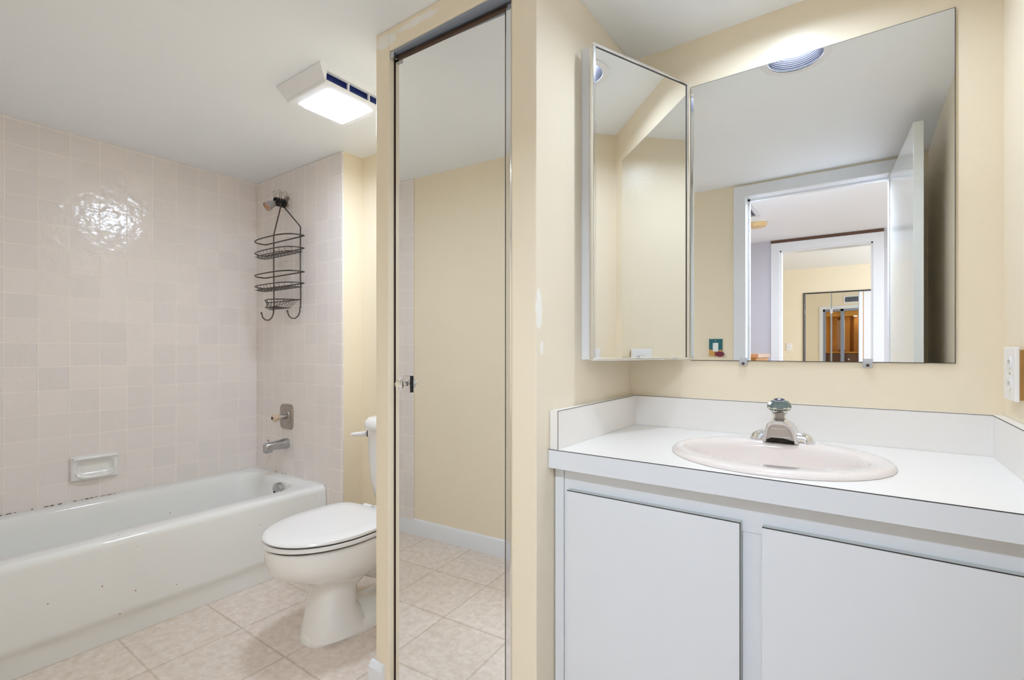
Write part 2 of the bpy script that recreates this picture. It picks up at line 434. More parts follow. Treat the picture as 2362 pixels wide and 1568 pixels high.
e = dbox(DXb - 0.006, DXb + 0.012, -0.005, 0.02, 0.012, 2.04)
obj('rail_seam', dbox(DXb - 0.0085, DXb - 0.006, -0.004, 0.02, 0.012, 2.032), 'seam', d1)
obj('rail_seam', dbox(DXb + 0.0125, DXb + 0.0145, -0.004, 0.02, 0.012, 2.032), 'seam', d1)
obj('edge_rail', e, 'chrome', d1, bevel=0.002, label='shiny metal rail along the door edge')
# knob
kx, kz = -1.178, 1.10 - (884 - 807) / 1127 * 1.57
ky = dY(kx)
kp = obj('knob_plate', B().box(kx - 0.006, kx + 0.032, ky - 0.004, ky, kz - 0.026, kz + 0.026), 'acrylic', d1, bevel=0.001, label='square clear knob plate')
obj('plate_edge', B().box(kx + 0.028, kx + 0.0325, ky - 0.0045, ky, kz - 0.026, kz + 0.026), 'black', kp)
kn = obj('knob', B().lathe([(0.007, 0), (0.007, 0.008), (0.010, 0.010), (0.0155, 0.018), (0.0165, 0.026), (0.012, 0.033), (0.001, 0.035)], (kx + 0.006, ky - 0.004, kz), (0, -1, 0), n=8), 'acrylic', d1, label='clear faceted knob')
obj('knob_screw', B().lathe([(0.006, 0), (0.006, 0.012), (0.001, 0.012)], (kx + 0.006, ky - 0.002, kz), (0, -1, 0), n=12), 'chrome', kn)
tk = struct('trim_2', B().box(-1.225, -0.744, CF + 0.006, CF + 0.06, 2.046, 2.054).box(-1.225, -0.744, CF + 0.05, CF + 0.06, 2.02, 2.046), 'greymetal')
obj('pivot_bracket', B().box(-1.224, -1.206, CF + 0.004, CF + 0.03, 2.03, 2.05), 'chromeworn', tk)
struct('trim_3', B().box(-0.769, -0.744, CF + 0.034, CF + 0.07, 0, 2.046), 'paint_closet')

# ============================================================ BATHTUB
TX0, TX1, TY0, TY1, TZ = XL + 0.002, -2.300, YR + 0.012, 1.538, 0.38
tub = thing('bathtub', 'white enamel bathtub along the tiled wall with chipped front apron', 'bathtub', ((TX0 + TX1) / 2, (TY0 + TY1) / 2, 0))
loops = []
def R4(x1, z, dx=0.0, r=0.004):
    return rrect(TX0, x1, TY0, TY1, (r, r, 0.004, 0.004), z)
loops += [R4(TX1 - 0.004, 0.0), R4(TX1 - 0.004, 0.072), R4(TX1 - 0.002, 0.080), R4(TX1 + 0.006, 0.094), R4(TX1 + 0.006, 0.11), R4(TX1 - 0.004, 0.24), R4(TX1 - 0.010, 0.352), R4(TX1 - 0.012, 0.365), R4(TX1 - 0.018, 0.374), R4(TX1 - 0.026, 0.379), R4(TX1 - 0.036, 0.3805)]
def inner(d, z, r):
    return rrect(TX0 + 0.072 + d * 0.8, TX1 - 0.115 - d, TY0 + 0.10 + d * 1.7, TY1 - 0.066 - d * 0.75, r, z)
loops += [inner(-0.010, 0.380, (0.10, 0.155, 0.12, 0.12)), inner(0.0, 0.377, (0.10, 0.15, 0.12, 0.12)), inner(0.008, 0.368, (0.10, 0.145, 0.12, 0.12)), inner(0.016, 0.34, (0.1, 0.14, 0.12, 0.12)), inner(0.03, 0.25, (0.1, 0.14, 0.12, 0.12)),
          inner(0.05, 0.14, (0.11, 0.13, 0.12, 0.12)), inner(0.075, 0.09, (0.12, 0.13, 0.12, 0.12)), inner(0.12, 0.07, (0.12, 0.12, 0.12, 0.12))]
obj('tub_body', B().loft(loops), 'tub', tub, smooth=50)
oy = TY1 - 0.066 - 0.036
op = obj('overflow_plate', B().lathe([(0.038, -0.02), (0.038, 0.003), (0.033, 0.007), (0.001, 0.0085)], (-2.612, oy + 0.002, 0.330), (0, -1, -0.12)), 'chromeworn', tub, smooth=40, label='round chrome overflow plate')
for sx_, sz_ in ((-2.592, 0.312), (-2.632, 0.318)):
    obj('plate_screw', B().lathe([(0.0045, 0), (0.0045, 0.009), (0.001, 0.010)], (sx_, oy + 0.001, sz_), (0, -1, -0.12), n=12), 'black', op)
obj('drain', B().lathe([(0.03, 0), (0.03, 0.004), (0.001, 0.005)], (-2.62, 1.25, 0.0695), (0, 0, 1)), 'chromeworn', tub, smooth=40)
# caulk bead with mildew dashes
ck = B().tube([(TX0 + 0.003, TY0 + 0.02, TZ + 0.002), (TX0 + 0.003, TY1, TZ + 0.002)], 0.0035, n=6)
ck.tube([(TX0, TY1, TZ + 0.002), (TX1 - 0.02, TY1, TZ + 0.002)], 0.0035, n=6)
obj('caulk_bead', ck, 'caulk', tub, smooth=60)
mb = B(); y = 0.42
while y < 0.86:
    L = random.uniform(0.004, 0.022)
    if random.random() < 0.75:
        mb.tube([(TX0 + 0.0045, y, TZ + 0.0042), (TX0 + 0.0045, y + L, TZ + 0.0045)], random.uniform(0.0014, 0.0026), n=5)
    y += L + random.uniform(0.003, 0.016)
for x in (-2.80, -2.73, -2.70):
    mb.tube([(x, TY1 - 0.0035, TZ + 0.005), (x + 0.006, TY1 - 0.0035, TZ + 0.005)], 0.0018, n=5)
ml = obj('mildew', mb, 'mold', tub, label='dark mildew dashes along the caulk')
ml['kind'] = 'stuff'

# ============================================================ TOILET
tcx = -1.690
to = thing('toilet', 'white toilet with closed lid beside the bathtub', 'toilet', (tcx, 1.25, 0))
bw = B()
n = 56
bw.loft([egg(tcx, 1.032, 1.60, 0.114, 0.0, ef=2.6), egg(tcx, 1.034, 1.60, 0.112, 0.02, ef=2.6), egg(tcx, 1.042, 1.58, 0.104, 0.035, ef=2.6), egg(tcx, 1.06, 1.45, 0.07, 0.05), egg(tcx, 1.08, 1.40, 0.05, 0.07)], cap1=True)
bw.loft([egg(tcx, 1.034, 1.36, 0.110, 0.01, eb=2.2, ef=2.6), egg(tcx, 1.046, 1.27, 0.100, 0.05, eb=2.2, ef=2.6), egg(tcx, 1.060, 1.24, 0.090, 0.11, eb=2.2, ef=2.5), egg(tcx, 1.072, 1.245, 0.085, 0.175, eb=2.2, ef=2.4),
         egg(tcx, 1.064, 1.29, 0.094, 0.205, eb=2.2), egg(tcx, 1.035, 1.37, 0.120, 0.230, eb=2.3), egg(tcx, 0.985, 1.45, 0.155, 0.252), egg(tcx, 0.935, 1.47, 0.178, 0.280), egg(tcx, 0.908, 1.48, 0.190, 0.315), egg(tcx, 0.898, 1.485, 0.194, 0.350),
         egg(tcx, 0.900, 1.485, 0.193, 0.378), egg(tcx, 0.908, 1.48, 0.188, 0.390), egg(tcx, 0.93, 1.46, 0.165, 0.391)])
# trapway and rear deck
bw.tube([(tcx, 1.28, 0.25), (tcx, 1.36, 0.20), (tcx, 1.43, 0.22), (tcx, 1.49, 0.27), (tcx, 1.53, 0.22), (tcx, 1.545, 0.10), (tcx, 1.545, 0.0)], [0.07, 0.068, 0.064, 0.062, 0.064, 0.068, 0.075], n=20)
bw.loft([rrect(tcx - 0.11, tcx + 0.11, 1.40, 1.645, 0.03, 0.30), rrect(tcx - 0.13, tcx + 0.13, 1.39, 1.65, 0.03, 0.34), rrect(tcx - 0.13, tcx + 0.13, 1.39, 1.65, 0.03, 0.385)])
obj('bowl', bw, 'porc', to, smooth=60)
obj('seat', B().loft([egg(tcx, 0.900, 1.37, 0.196, 0.3935, eb=4), egg(tcx, 0.893, 1.372, 0.200, 0.397, eb=4), egg(tcx, 0.893, 1.372, 0.200, 0.406, eb=4), egg(tcx, 0.899, 1.37, 0.197, 0.4095, eb=4)]), 'plasticw', to, smooth=40)
lidp = [(0.906, 1.352, 0.194, 0.4140), (0.898, 1.356, 0.199, 0.4165), (0.896, 1.357, 0.200, 0.421), (0.900, 1.355, 0.198, 0.426), (0.915, 1.345, 0.188, 0.4295), (0.97, 1.30, 0.14, 0.431)]
obj('lid', B().loft([egg(tcx, a, b_, h, z, eb=5) for a, b_, h, z in lidp]), 'plasticw', to, smooth=40)
obj('lid_gap_shade', B().loft([egg(tcx, 0.904, 1.35, 0.1925, 0.4085, eb=4), egg(tcx, 0.904, 1.35, 0.1925, 0.4145, eb=4)]), 'seam', to)  # black plate standing in for the shaded gap between lid and seat
obj('seat_gap_shade', B().loft([egg(tcx, 0.904, 1.36, 0.1900, 0.3880, eb=4), egg(tcx, 0.904, 1.36, 0.1925, 0.3945, eb=4)]), 'seam', to)  # dark plate painting the shade between seat and bowl rim
for sx in (-1, 1):
    hg = B().lathe([(0.016, 0), (0.016, 0.05)], (tcx + sx * 0.075 - 0.025, 1.385, 0.405), (1, 0, 0), n=16).box(tcx + sx * 0.075 - 0.02, tcx + sx * 0.075 + 0.02, 1.37, 1.41, 0.385, 0.40)
    obj('hinge', hg, 'plasticw', to, smooth=40)
def tank_loop(hw, yf, z, ex=4.0):
    yb = 1.648; out = []
    m_ = 48
    for k in range(m_):
        t = 2 * math.pi * k / m_
        c, s_ = math.cos(t), math.sin(t)
        L = (yb - 1.58) if s_ > 0 else (1.58 - yf)
        e_ = 8 if s_ > 0 else ex
        out.append((tcx + hw * math.copysign(abs(c) ** (2 / e_), c), 1.58 + L * math.copysign(abs(s_) ** (2 / e_), s_), z))
    return out
obj('tank', B().loft([tank_loop(0.12, 1.52, 0.378), tank_loop(0.165, 1.49, 0.388), tank_loop(0.195, 1.475, 0.415), tank_loop(0.212, 1.462, 0.48), tank_loop(0.222, 1.455, 0.58), tank_loop(0.228, 1.452, 0.728)]), 'porc', to, smooth=50)
obj('tank_lid', B().loft([tank_loop(0.232, 1.447, 0.728), tank_loop(0.241, 1.440, 0.732), tank_loop(0.243, 1.438, 0.75), tank_loop(0.238, 1.442, 0.768), tank_loop(0.222, 1.455, 0.783), tank_loop(0.18, 1.48, 0.791)]), 'porc', to, smooth=60)
fl = obj('flush_lever', B().tube([(tcx - 0.232, 1.515, 0.698), (tcx - 0.248, 1.512, 0.698)], 0.011, n=12).tube([(tcx - 0.243, 1.512, 0.699), (tcx - 0.25, 1.485, 0.699), (tcx - 0.252, 1.445, 0.703), (tcx - 0.252, 1.425, 0.706)], [0.012, 0.012, 0.009, 0.005], n=12), 'plasticw', to, smooth=50)
obj('lever_bushing', B().box(tcx - 0.2335, tcx - 0.2285, 1.50, 1.53, 0.685, 0.715), 'black', fl)

# ============================================================ TUB FITTINGS
WY = 1.54
ax_, az_ = -2.692, 1.951
sh = thing('showerhead', 'worn grey shower head with rusty orange face on a short arm', 'shower head', (ax_, WY, az_))
obj('flange', B().lathe([(0.034, 0), (0.034, 0.003), (0.026, 0.010), (0.013, 0.013)], (ax_, WY, az_), (0, -1, 0), n=28), 'nickel', sh, smooth=50)
obj('shower_arm', B().tube([(ax_, WY - 0.005, az_), (ax_, WY - 0.03, az_ - 0.004), (ax_ + 0.001, WY - 0.07, az_ - 0.016)], 0.009, n=14), 'chromeworn', sh, smooth=60)
hd = Vector((-0.02, -0.80, -0.60)).normalized()
h0 = Vector((ax_, WY - 0.062, az_ - 0.012))
hb = obj('head', B().lathe([(0.010, 0), (0.011, 0.012), (0.008, 0.013), (0.008, 0.018), (0.017, 0.022), (0.020, 0.030), (0.024, 0.052), (0.0265, 0.066), (0.0265, 0.070), (0.0235, 0.0705), (0.0225, 0.066)], h0, hd, n=28), 'chromeworn', sh, smooth=40)
obj('spray_face', B().lathe([(0.0232, 0.0655), (0.0205, 0.0665), (0.0195, 0.0645), (0.0165, 0.0645), (0.0155, 0.067), (0.0120, 0.067), (0.0110, 0.065), (0.007, 0.065), (0.005, 0.069), (0.0005, 0.070)], h0, hd, n=28), 'orange', hb, smooth=40, label='rusty orange spray face')
# binder clips
def clip(name, y0, y1, lab, tilt):
    t = thing(name, lab, 'binder clip', (ax_, (y0 + y1) / 2, az_), 'binder clips on the shower arm')
    zt = az_ + 0.008
    body = B().prism([(ax_ - 0.012, zt + 0.002), (ax_ + 0.012, zt + 0.002), (ax_ + 0.016, zt - 0.022), (ax_ + 0.005, zt - 0.043), (ax_ + 0.003, zt - 0.043), (ax_ + 0.0105, zt - 0.022), (ax_ + 0.008, zt - 0.003), (ax_ - 0.008, zt - 0.003), (ax_ - 0.0105, zt - 0.022), (ax_ - 0.003, zt - 0.043), (ax_ - 0.005, zt - 0.043), (ax_ - 0.016, zt - 0.022)], 'Y', y0, y1)
    obj('clip_body', body, 'black', t)
    ym = (y0 + y1) / 2
    def hoop(sx, up, dy):
        zz = zt - 0.040; k = 1 if up else -1
        xs = ax_ + sx * 0.013
        return [(ax_ + sx * 0.006, ym - 0.010, zz), (xs + sx * 0.004, ym - 0.006 + dy, zt + 0.012), (xs + sx * 0.004, ym - 0.0045 + dy, zt + 0.026), (xs + sx * 0.004, ym - 0.0115 + dy, zt + 0.034), (xs + sx * 0.004, ym - 0.006 + dy, zt + 0.043), (xs + sx * 0.004, ym + 0.006 + dy, zt + 0.043), (xs + sx * 0.004, ym + 0.0115 + dy, zt + 0.034), (xs + sx * 0.004, ym + 0.0045 + dy, zt + 0.026), (xs + sx * 0.004, ym + 0.006 + dy, zt + 0.012), (ax_ + sx * 0.006, ym + 0.010, zz)]
    for sx in (-1, 1):
        obj('handle', B().tube(hoop(sx, True, tilt * sx), 0.0015, n=6), 'nickel', t, smooth=60, label='silver wire handle')
clip('binder_clip', 1.466, 1.500, 'black binder clip next to the shower head neck', 0.006)
clip('binder_clip', 1.504, 1.528, 'black binder clip next to the wall flange of the shower arm', 0.004)

# shower caddy
cx0 = -2.640; wy = 1.508
sc = thing('shower_caddy', 'dark wire shower caddy with two baskets and a soap tray hanging from the shower arm', 'shower caddy', (cx0, wy, 1.24))
wl, wr = cx0 - 0.137, cx0 + 0.139
fr = B()
fr.tube([(ax_ + 0.012, 1.498, 1.936), (ax_ + 0.006, 1.499, 1.915), (wl, wy, 1.768), (wl, wy, 1.55), (wl + 0.003, wy, 1.36), (wl + 0.004, wy - 0.004, 1.31)], 0.0036)
fr.tube([(ax_ - 0.012, 1.520, 1.936), (ax_ + 0.010, 1.520, 1.913), (wr, wy, 1.776), (wr, wy, 1.55), (wr + 0.003, wy, 1.40), (wr + 0.001, wy, 1.33)], 0.0036)
fr.tube([(ax_ + 0.012, 1.498, 1.936), (ax_ + 0.011, 1.500, 1.953), (ax_ + 0.002, 1.507, 1.961), (ax_ - 0.009, 1.516, 1.957), (ax_ - 0.014, 1.520, 1.945), (ax_ - 0.012, 1.520, 1.936)], 0.0036)
obj('wire_frame', fr, 'wire', sc, smooth=60)
for wx in (wl + 0.004, wr + 0.001):
    hk = [(wx, wy - 0.004, 1.335)] + [(wx - 0.018, wy - 0.045 + 0.041 * math.cos(R(-a)), 1.315 + 0.036 * math.sin(R(-a))) for a in range(0, 181, 20)]
    hk = [(wx, wy - 0.004, 1.335), (wx, wy - 0.004, 1.31), (wx - 0.004, wy - 0.012, 1.286), (wx - 0.013, wy - 0.024, 1.272), (wx - 0.024, wy - 0.038, 1.273), (wx - 0.032, wy - 0.049, 1.286), (wx - 0.035, wy - 0.054, 1.306), (wx - 0.036, wy - 0.055, 1.312)]
    hb_ = B().tube(hk, 0.0036).lathe([(0.001, -0.006), (0.005, -0.003), (0.006, 0), (0.005, 0.003), (0.001, 0.006)], hk[-1], (0, 0, 1), n=10)
    obj('hook', hb_, 'wire', sc, smooth=60)
def ringpts(z, hw=0.206, yb=1.505, yf=1.402, n=14, cx0=-2.658):
    pts = [(cx0 - hw + 0.005, yb - 0.002, z), (cx0 - hw * 0.5, yb, z), (cx0, yb, z), (cx0 + hw * 0.5, yb, z), (cx0 + hw - 0.005, yb - 0.002, z)]
    for k in range(n + 1):
        t = math.pi * k / n
        c, s_ = math.cos(t), math.sin(t)
        pts.append((cx0 + hw * math.copysign(abs(c) ** 0.6, c), yb - 0.018 - (yb - 0.018 - yf) * abs(s_) ** 0.85, z))
    return pts
for z in (1.720, 1.524):
    obj('guard_ring', B().tube(ringpts(z), 0.0037, closed=True), 'wire', sc, smooth=60)
for z in (1.652, 1.462):
    bk = B().tube(ringpts(z), 0.0030, closed=True)
    bk.tube(ringpts(z - 0.020, 0.194, 1.500, 1.412), 0.0016, closed=True, n=6)
    rp_ = ringpts(z)
    for k in range(5):
        yy = 1.425 + 0.017 * k
        hw = 0.192 * (1 - 0.25 * ((1.48 - yy) / 0.08) ** 2 if yy < 1.48 else 1)
        bk.tube([(cx0 - 0.018 - hw, yy, z - 0.020), (cx0 - 0.018 + hw, yy, z - 0.020)], 0.0014, n=5)
    for k in range(11):
        x = cx0 - 0.018 - 0.18 + 0.036 * k
        t = (x - cx0 + 0.018) / 0.206
        yf = 1.487 - 0.085 * (1 - abs(t) ** 2.6) ** 0.5
        bk.tube([(x, yf, z), (x, yf + 0.006, z - 0.020), (x, 1.498, z - 0.020), (x, 1.504, z)], 0.0013, n=5)
    obj('basket', bk, 'wire', sc, smooth=60)
# soap tray, cupped to a point
tr_ = B(); z = 1.376
rim = [(cx0 - 0.165, 1.497, z), (cx0 - 0.06, 1.502, z), (cx0 + 0.02, 1.504, z), (cx0 + 0.138, 1.507, z + 0.001), (cx0 + 0.12, 1.475, z), (cx0 + 0.06, 1.415, z), (cx0, 1.398, z), (cx0 - 0.06, 1.415, z), (cx0 - 0.14, 1.465, z), (cx0 - 0.165, 1.485, z)]
tr_.tube(rim, 0.0030, closed=True)
low = [(cx0 - 0.15, 1.492, z - 0.044), (cx0 + 0.055, 1.497, z - 0.042), (cx0 + 0.02, 1.432, z - 0.036), (cx0 - 0.09, 1.432, z - 0.038)]
tr_.tube(low, 0.0016, closed=True, n=6)
for k in range(9):
    t = k / 8
    x1 = cx0 - 0.155 + 0.285 * t; x2 = cx0 - 0.148 + 0.2 * t
    tr_.tube([(x1, 1.501, z), (x2, 1.495, z - 0.042)], 0.0014, n=5)
    yf = 1.40 + 0.085 * abs(2 * t - 1) ** 1.6
    tr_.tube([(x2, 1.495, z - 0.042), (cx0 - 0.09 + 0.11 * t, 1.432, z - 0.037), (cx0 - 0.135 + 0.25 * t, yf, z)], 0.0014, n=5)
obj('soap_tray', tr_, 'wire', sc, smooth=60)

# mixer valve
vx, vz = -2.690, 0.717
va = thing('shower_valve', 'tarnished square shower valve with single clear knob on the tiled wall', 'shower valve', (vx, WY, vz))
def bulge(hw, hh, y, k=0.0, n=40):
    out = []
    for i in range(n):
        t = 2 * math.pi * i / n
        c, s_ = math.cos(t), math.sin(t)
        out.append((vx + hw * math.copysign(abs(c) ** 0.33, c), y, vz + hh * math.copysign(abs(s_) ** 0.33, s_) * (1 - 0.10 * c * c)))
    return out
pl = obj('valve_plate', B().loft([bulge(0.066, 0.072, WY), bulge(0.066, 0.072, WY - 0.004), bulge(0.062, 0.068, WY - 0.009), bulge(0.05, 0.055, WY - 0.011)]), 'nickel', va, smooth=40)
obj('dial_ring', B().tube([(vx + 0.040 * math.cos(2 * math.pi * k / 28), WY - 0.0105, vz + 0.040 * math.sin(2 * math.pi * k / 28)) for k in range(28)], 0.0025, closed=True, n=6), 'chromeworn', pl, smooth=60)
obj('valve_stem', B().lathe([(0.015, 0.008), (0.014, 0.035), (0.012, 0.045)], (vx, WY, vz), (0, -1, 0), n=20), 'chromeworn', va, smooth=40)
kb = obj('valve_knob', B().lathe([(0.012, 0.040), (0.015, 0.045), (0.017, 0.060), (0.024, 0.066), (0.025, 0.074), (0.018, 0.084), (0.009, 0.088), (0.001, 0.088)], (vx, WY, vz), (0, -1, 0), n=8), mat('aged_clear_acrylic', 'CDB79C', 0.12, spec=0.8), va, label='yellowed clear faceted knob')
obj('knob_cap', B().lathe([(0.009, 0.086), (0.008, 0.091), (0.001, 0.092)], (vx, WY, vz), (0, -1, 0), n=16), 'black', kb)

# tub spout
sx0, sz0 = -2.690, 0.562
spt = thing('tub_spout', 'scuffed chrome tub spout with pull-up diverter below the shower valve', 'spout', (sx0, WY, sz0))
def sl(y, hw, zt, zb, n=24, e=3.2):
    out = []
    for i in range(n):
        t = 2 * math.pi * i / n
        c, s_ = math.cos(t), math.sin(t)
        zc = (zt + zb) / 2
        out.append((sx0 + hw * math.copysign(abs(c) ** (2 / e), c), y, zc + (zt - zb) / 2 * math.copysign(abs(s_) ** (2 / e), s_)))
    return out
sb_ = B().loft([sl(WY, 0.030, 0.593, 0.532, e=2.1), sl(WY - 0.02, 0.030, 0.593, 0.533, e=2.1), sl(WY - 0.045, 0.028, 0.588, 0.536, e=2.4), sl(WY - 0.07, 0.026, 0.585, 0.538), sl(WY - 0.094, 0.026, 0.584, 0.538), sl(WY - 0.098, 0.026, 0.584, 0.526), sl(WY - 0.125, 0.025, 0.582, 0.524), sl(WY - 0.131, 0.022, 0.579, 0.527)])
obj('spout_body', sb_, 'chromeworn', spt, smooth=45)
obj('diverter_knob', B().lathe([(0.004, 0), (0.004, 0.012), (0.008, 0.016), (0.008, 0.019), (0.001, 0.020)], (sx0, WY - 0.112, 0.580), (0, 0, 1), n=16), 'chromeworn', spt, smooth=40)

# soap dish on the long wall
sy0, sy1, sz_0, sz_1 = 0.664, 0.846, 0.477, 0.594
sd = thing('soap_dish', 'white ceramic soap dish with grab bar set in the tiled wall above the tub', 'soap dish', (XL, (sy0 + sy1) / 2, sz_0))
def sdl(x, g0, g1, r):
    return [(x, p[0], p[1]) for p in rrect(sy0 + g0, sy1 - g0, sz_0 + g0, sz_1 - g1, r, 0)]
obj('dish_body', B().loft([sdl(XL + 0.0005, 0, 0, 0.006), sdl(XL + 0.014, 0.001, 0.001, 0.008), sdl(XL + 0.021, 0.006, 0.006, 0.010), sdl(XL + 0.022, 0.017, 0.019, 0.018), sdl(XL + 0.020, 0.020, 0.021, 0.020), sdl(XL + 0.010, 0.025, 0.024, 0.022), sdl(XL + 0.004, 0.032, 0.028, 0.020), sdl(XL + 0.003, 0.040, 0.034, 0.014)]), 'porc', sd, smooth=60)
obj('grab_bar', B().loft([[(x, y, z) for x, z in ((XL + 0.016, sz_1 - 0.003), (XL + 0.030, sz_1 - 0.002), (XL + 0.036, sz_1 - 0.007), (XL + 0.035, sz_1 - 0.014), (XL + 0.029, sz_1 - 0.018), (XL + 0.018, sz_1 - 0.016))] for y in (sy0 + 0.006, sy0 + 0.03, sy1 - 0.03, sy1 - 0.006)]), 'porc', sd, smooth=60, bevel=0.003)
lipl = []
for k in range(15):
    t = -1 + 2 * k / 14
    up = 0.022 * abs(t) ** 5.0; out = 0.012 * (1 - t ** 4)
    y = (sy0 + sy1) / 2 + t * ((sy1 - sy0) / 2 - 0.014)
    lipl.append([(XL + 0.012, y, sz_0 + 0.006 + up * 0.6), (XL + 0.012, y, sz_0 + 0.020 + up), (XL + 0.018 + out, y, sz_0 + 0.022 + up), (XL + 0.023 + out, y, sz_0 + 0.018 + up), (XL + 0.022 + out, y, sz_0 + 0.010 + up * 0.8), (XL + 0.017 + out * 0.5, y, sz_0 + 0.004 + up * 0.6)])
obj('dish_lip', B().loft(lipl), 'porc', sd, smooth=70)

# ============================================================ CEILING FAN LIGHT
fx0, fx1, fy0, fy1 = -1.822, -1.566, 1.040, 1.305
zb = 2.068
fa = thing('ceiling_fan_light', 'square white exhaust fan light with lit diffuser on the ceiling above the toilet', 'ceiling light', ((fx0 + fx1) / 2, (fy0 + fy1) / 2, CEIL))
# housing skirt: flared walls with a slotted opening on the +X side
g = 0.026
hs = B()
def quadwall(p0, p1, q0, q1, t=0.003):
    pass
top = [(fx0 - g, fy0 - g), (fx1 - 0.028, fy0 - g), (fx1 - 0.028, fy1 + g), (fx0 - g, fy1 + g)]
bot = [(fx0, fy0), (fx1, fy0), (fx1, fy1), (fx0, fy1)]
hs.loft([[(x, y, CEIL) for x, y in top], [(x, y, CEIL - 0.006) for x, y in top], [(fx0 - 0.002, fy0 - 0.002, zb + 0.006), (fx1 - 0.028, fy0 - 0.002, zb + 0.006), (fx1 - 0.028, fy1 + 0.002, zb + 0.006), (fx0 - 0.002, fy1 + 0.002, zb + 0.006)]])
obj('housing', hs, 'grille', fa, bevel=0.003)
fm = B()
mg = 0.030
fm.prism([(fx0, fy0), (fx1, fy0), (fx1, fy1), (fx0, fy1)], 'Z', zb - 0.004, zb + 0.008)
obj('bezel', fm, 'grille', fa, bevel=0.004)
mo = B().box(fx1 - 0.0275, fx1 - 0.024, fy0 + 0.010, fy1 - 0.002, zb + 0.009, CEIL - 0.012)
obj('fan_motor', mo, 'motor', fa, label='blue dusty fan housing behind the slots')
sl_ = B()
for yy in (fy0, fy0 + 0.098, fy0 + 0.192, fy1 - 0.004):
    sl_.box(fx1 - (0.028 if yy == fy0 else 0.012), fx1 - 0.002, yy, yy + 0.006, zb + 0.007, CEIL - 0.006)
sl_.prism([(fx1 - 0.012, CEIL - 0.020), (fx1 + 0.004, CEIL - 0.020), (fx1 + 0.010, CEIL), (fx1 - 0.012, CEIL)], 'Y', fy0 - 0.004, fy1 + 0.004)
sl_.loft([[(fx1 - 0.032, fy0 - g, CEIL), (fx1 + 0.010, fy0 - g, CEIL), (fx1 + 0.010, fy0 + 0.004, CEIL), (fx1 - 0.032, fy0 + 0.004, CEIL)], [(fx1 - 0.032, fy0 - g, CEIL - 0.006), (fx1 + 0.009, fy0 - g, CEIL - 0.006), (fx1 + 0.009, fy0 + 0.004, CEIL - 0.006), (fx1 - 0.032, fy0 + 0.004, CEIL - 0.006)], [(fx1 - 0.032, fy0 - 0.002, zb + 0.006), (fx1 - 0.002, fy0 - 0.002, zb + 0.006), (fx1 - 0.002, fy0 + 0.004, zb + 0.006), (fx1 - 0.032, fy0 + 0.004, zb + 0.006)]])
obj('slot_frame', sl_, 'grille', fa, bevel=0.001)
dl = B()
dl.loft([rrect(fx0 + mg, fx1 - mg, fy0 + mg, fy1 - mg, 0.006, zb - 0.004), rrect(fx0 + mg, fx1 - mg, fy0 + mg, fy1 - mg, 0.006, zb - 0.006), rrect(fx0 + mg + 0.014, fx1 - mg - 0.014, fy0 + mg + 0.014, fy1 - mg - 0.014, 0.008, zb - 0.017), rrect(fx0 + mg + 0.02, fx1 - mg - 0.02, fy0 + mg + 0.02, fy1 - mg - 0.02, 0.008, zb - 0.018)])
dlo = obj('diffuser', dl, 'glowside', fa, smooth=30, label='glowing white diffuser')
dlo.data.materials.append(M['glow'])
for p in dlo.data.polygons:
    if p.normal.z < -0.98: p.material_index = 1

# recessed can above the basin (seen in the mirrors)
rc = thing('recessed_light', 'round recessed ceiling light with ribbed baffle reflected in the vanity mirror', 'ceiling light', (CANX, CANY, CEIL))
obj('trim_ring', B().lathe([(CANR - 0.002, 0.0), (CANR + 0.022, 0.0), (CANR + 0.022, 0.003), (CANR + 0.016, 0.006), (CANR + 0.002, 0.004), (CANR - 0.002, 0.004)], (CANX, CANY, CEIL), (0, 0, -1), n=48, cap=False), 'grille', rc, smooth=40)
prof = []
for k in range(12):
    h = 0.006 * k; r = CANR - 0.003 - 0.0020 * k
    prof += [(r, h), (r - 0.0022, h + 0.002), (r, h + 0.005)]
obj('baffle', B().lathe(prof, (CANX, CANY, CEIL), (0, 0, 1), n=48, cap=False), mat('grey_ribbed_baffle', '26252B', 0.4), rc, smooth=30)
obj('bulb', B().lathe([(0.050, 0.07), (0.050, 0.036), (0.042, 0.026), (0.02, 0.021), (0.0005, 0.020)], (CANX, CANY, CEIL), (0, 0, 1), n=40), 'bulb', rc, smooth=60)

# ============================================================ VANITY
CT, CY0 = 0.84, 1.100
vc = thing('vanity_cabinet', 'white painted vanity cabinet with two plain doors below the countertop', 'cabinet', (-0.19, 1.39, 0))
FY = 1.130
obj('cabinet_box', B().box(-0.664, 0.282, FY + 0.02, YB - 0.002, 0.09, 0.70).box(-0.664, 0.282, FY + 0.07, YB - 0.002, 0, 0.09), 'cab', vc)
ff = B().box(-0.636, 0.282, FY, FY + 0.02, 0.715, 0.79).box(-0.636, -0.60, FY, FY + 0.02, 0.09, 0.715).box(-0.205, -0.163, FY + 0.001, FY + 0.02, 0.09, 0.7145).box(0.255, 0.282, FY, FY + 0.02, 0.09, 0.715).box(-0.60, 0.255, FY, FY + 0.02, 0.09, 0.13)
obj('face_frame', ff, 'cab', vc, bevel=0.0008)
obj('filler_strip', B().box(-0.664, -0.6375, FY - 0.002, FY + 0.02, 0.0, 0.79), 'cab', vc, bevel=0.002)
obj('kick_board', B().box(-0.6375, 0.282, FY + 0.055, FY + 0.07, 0.0, 0.09), 'cab', vc)
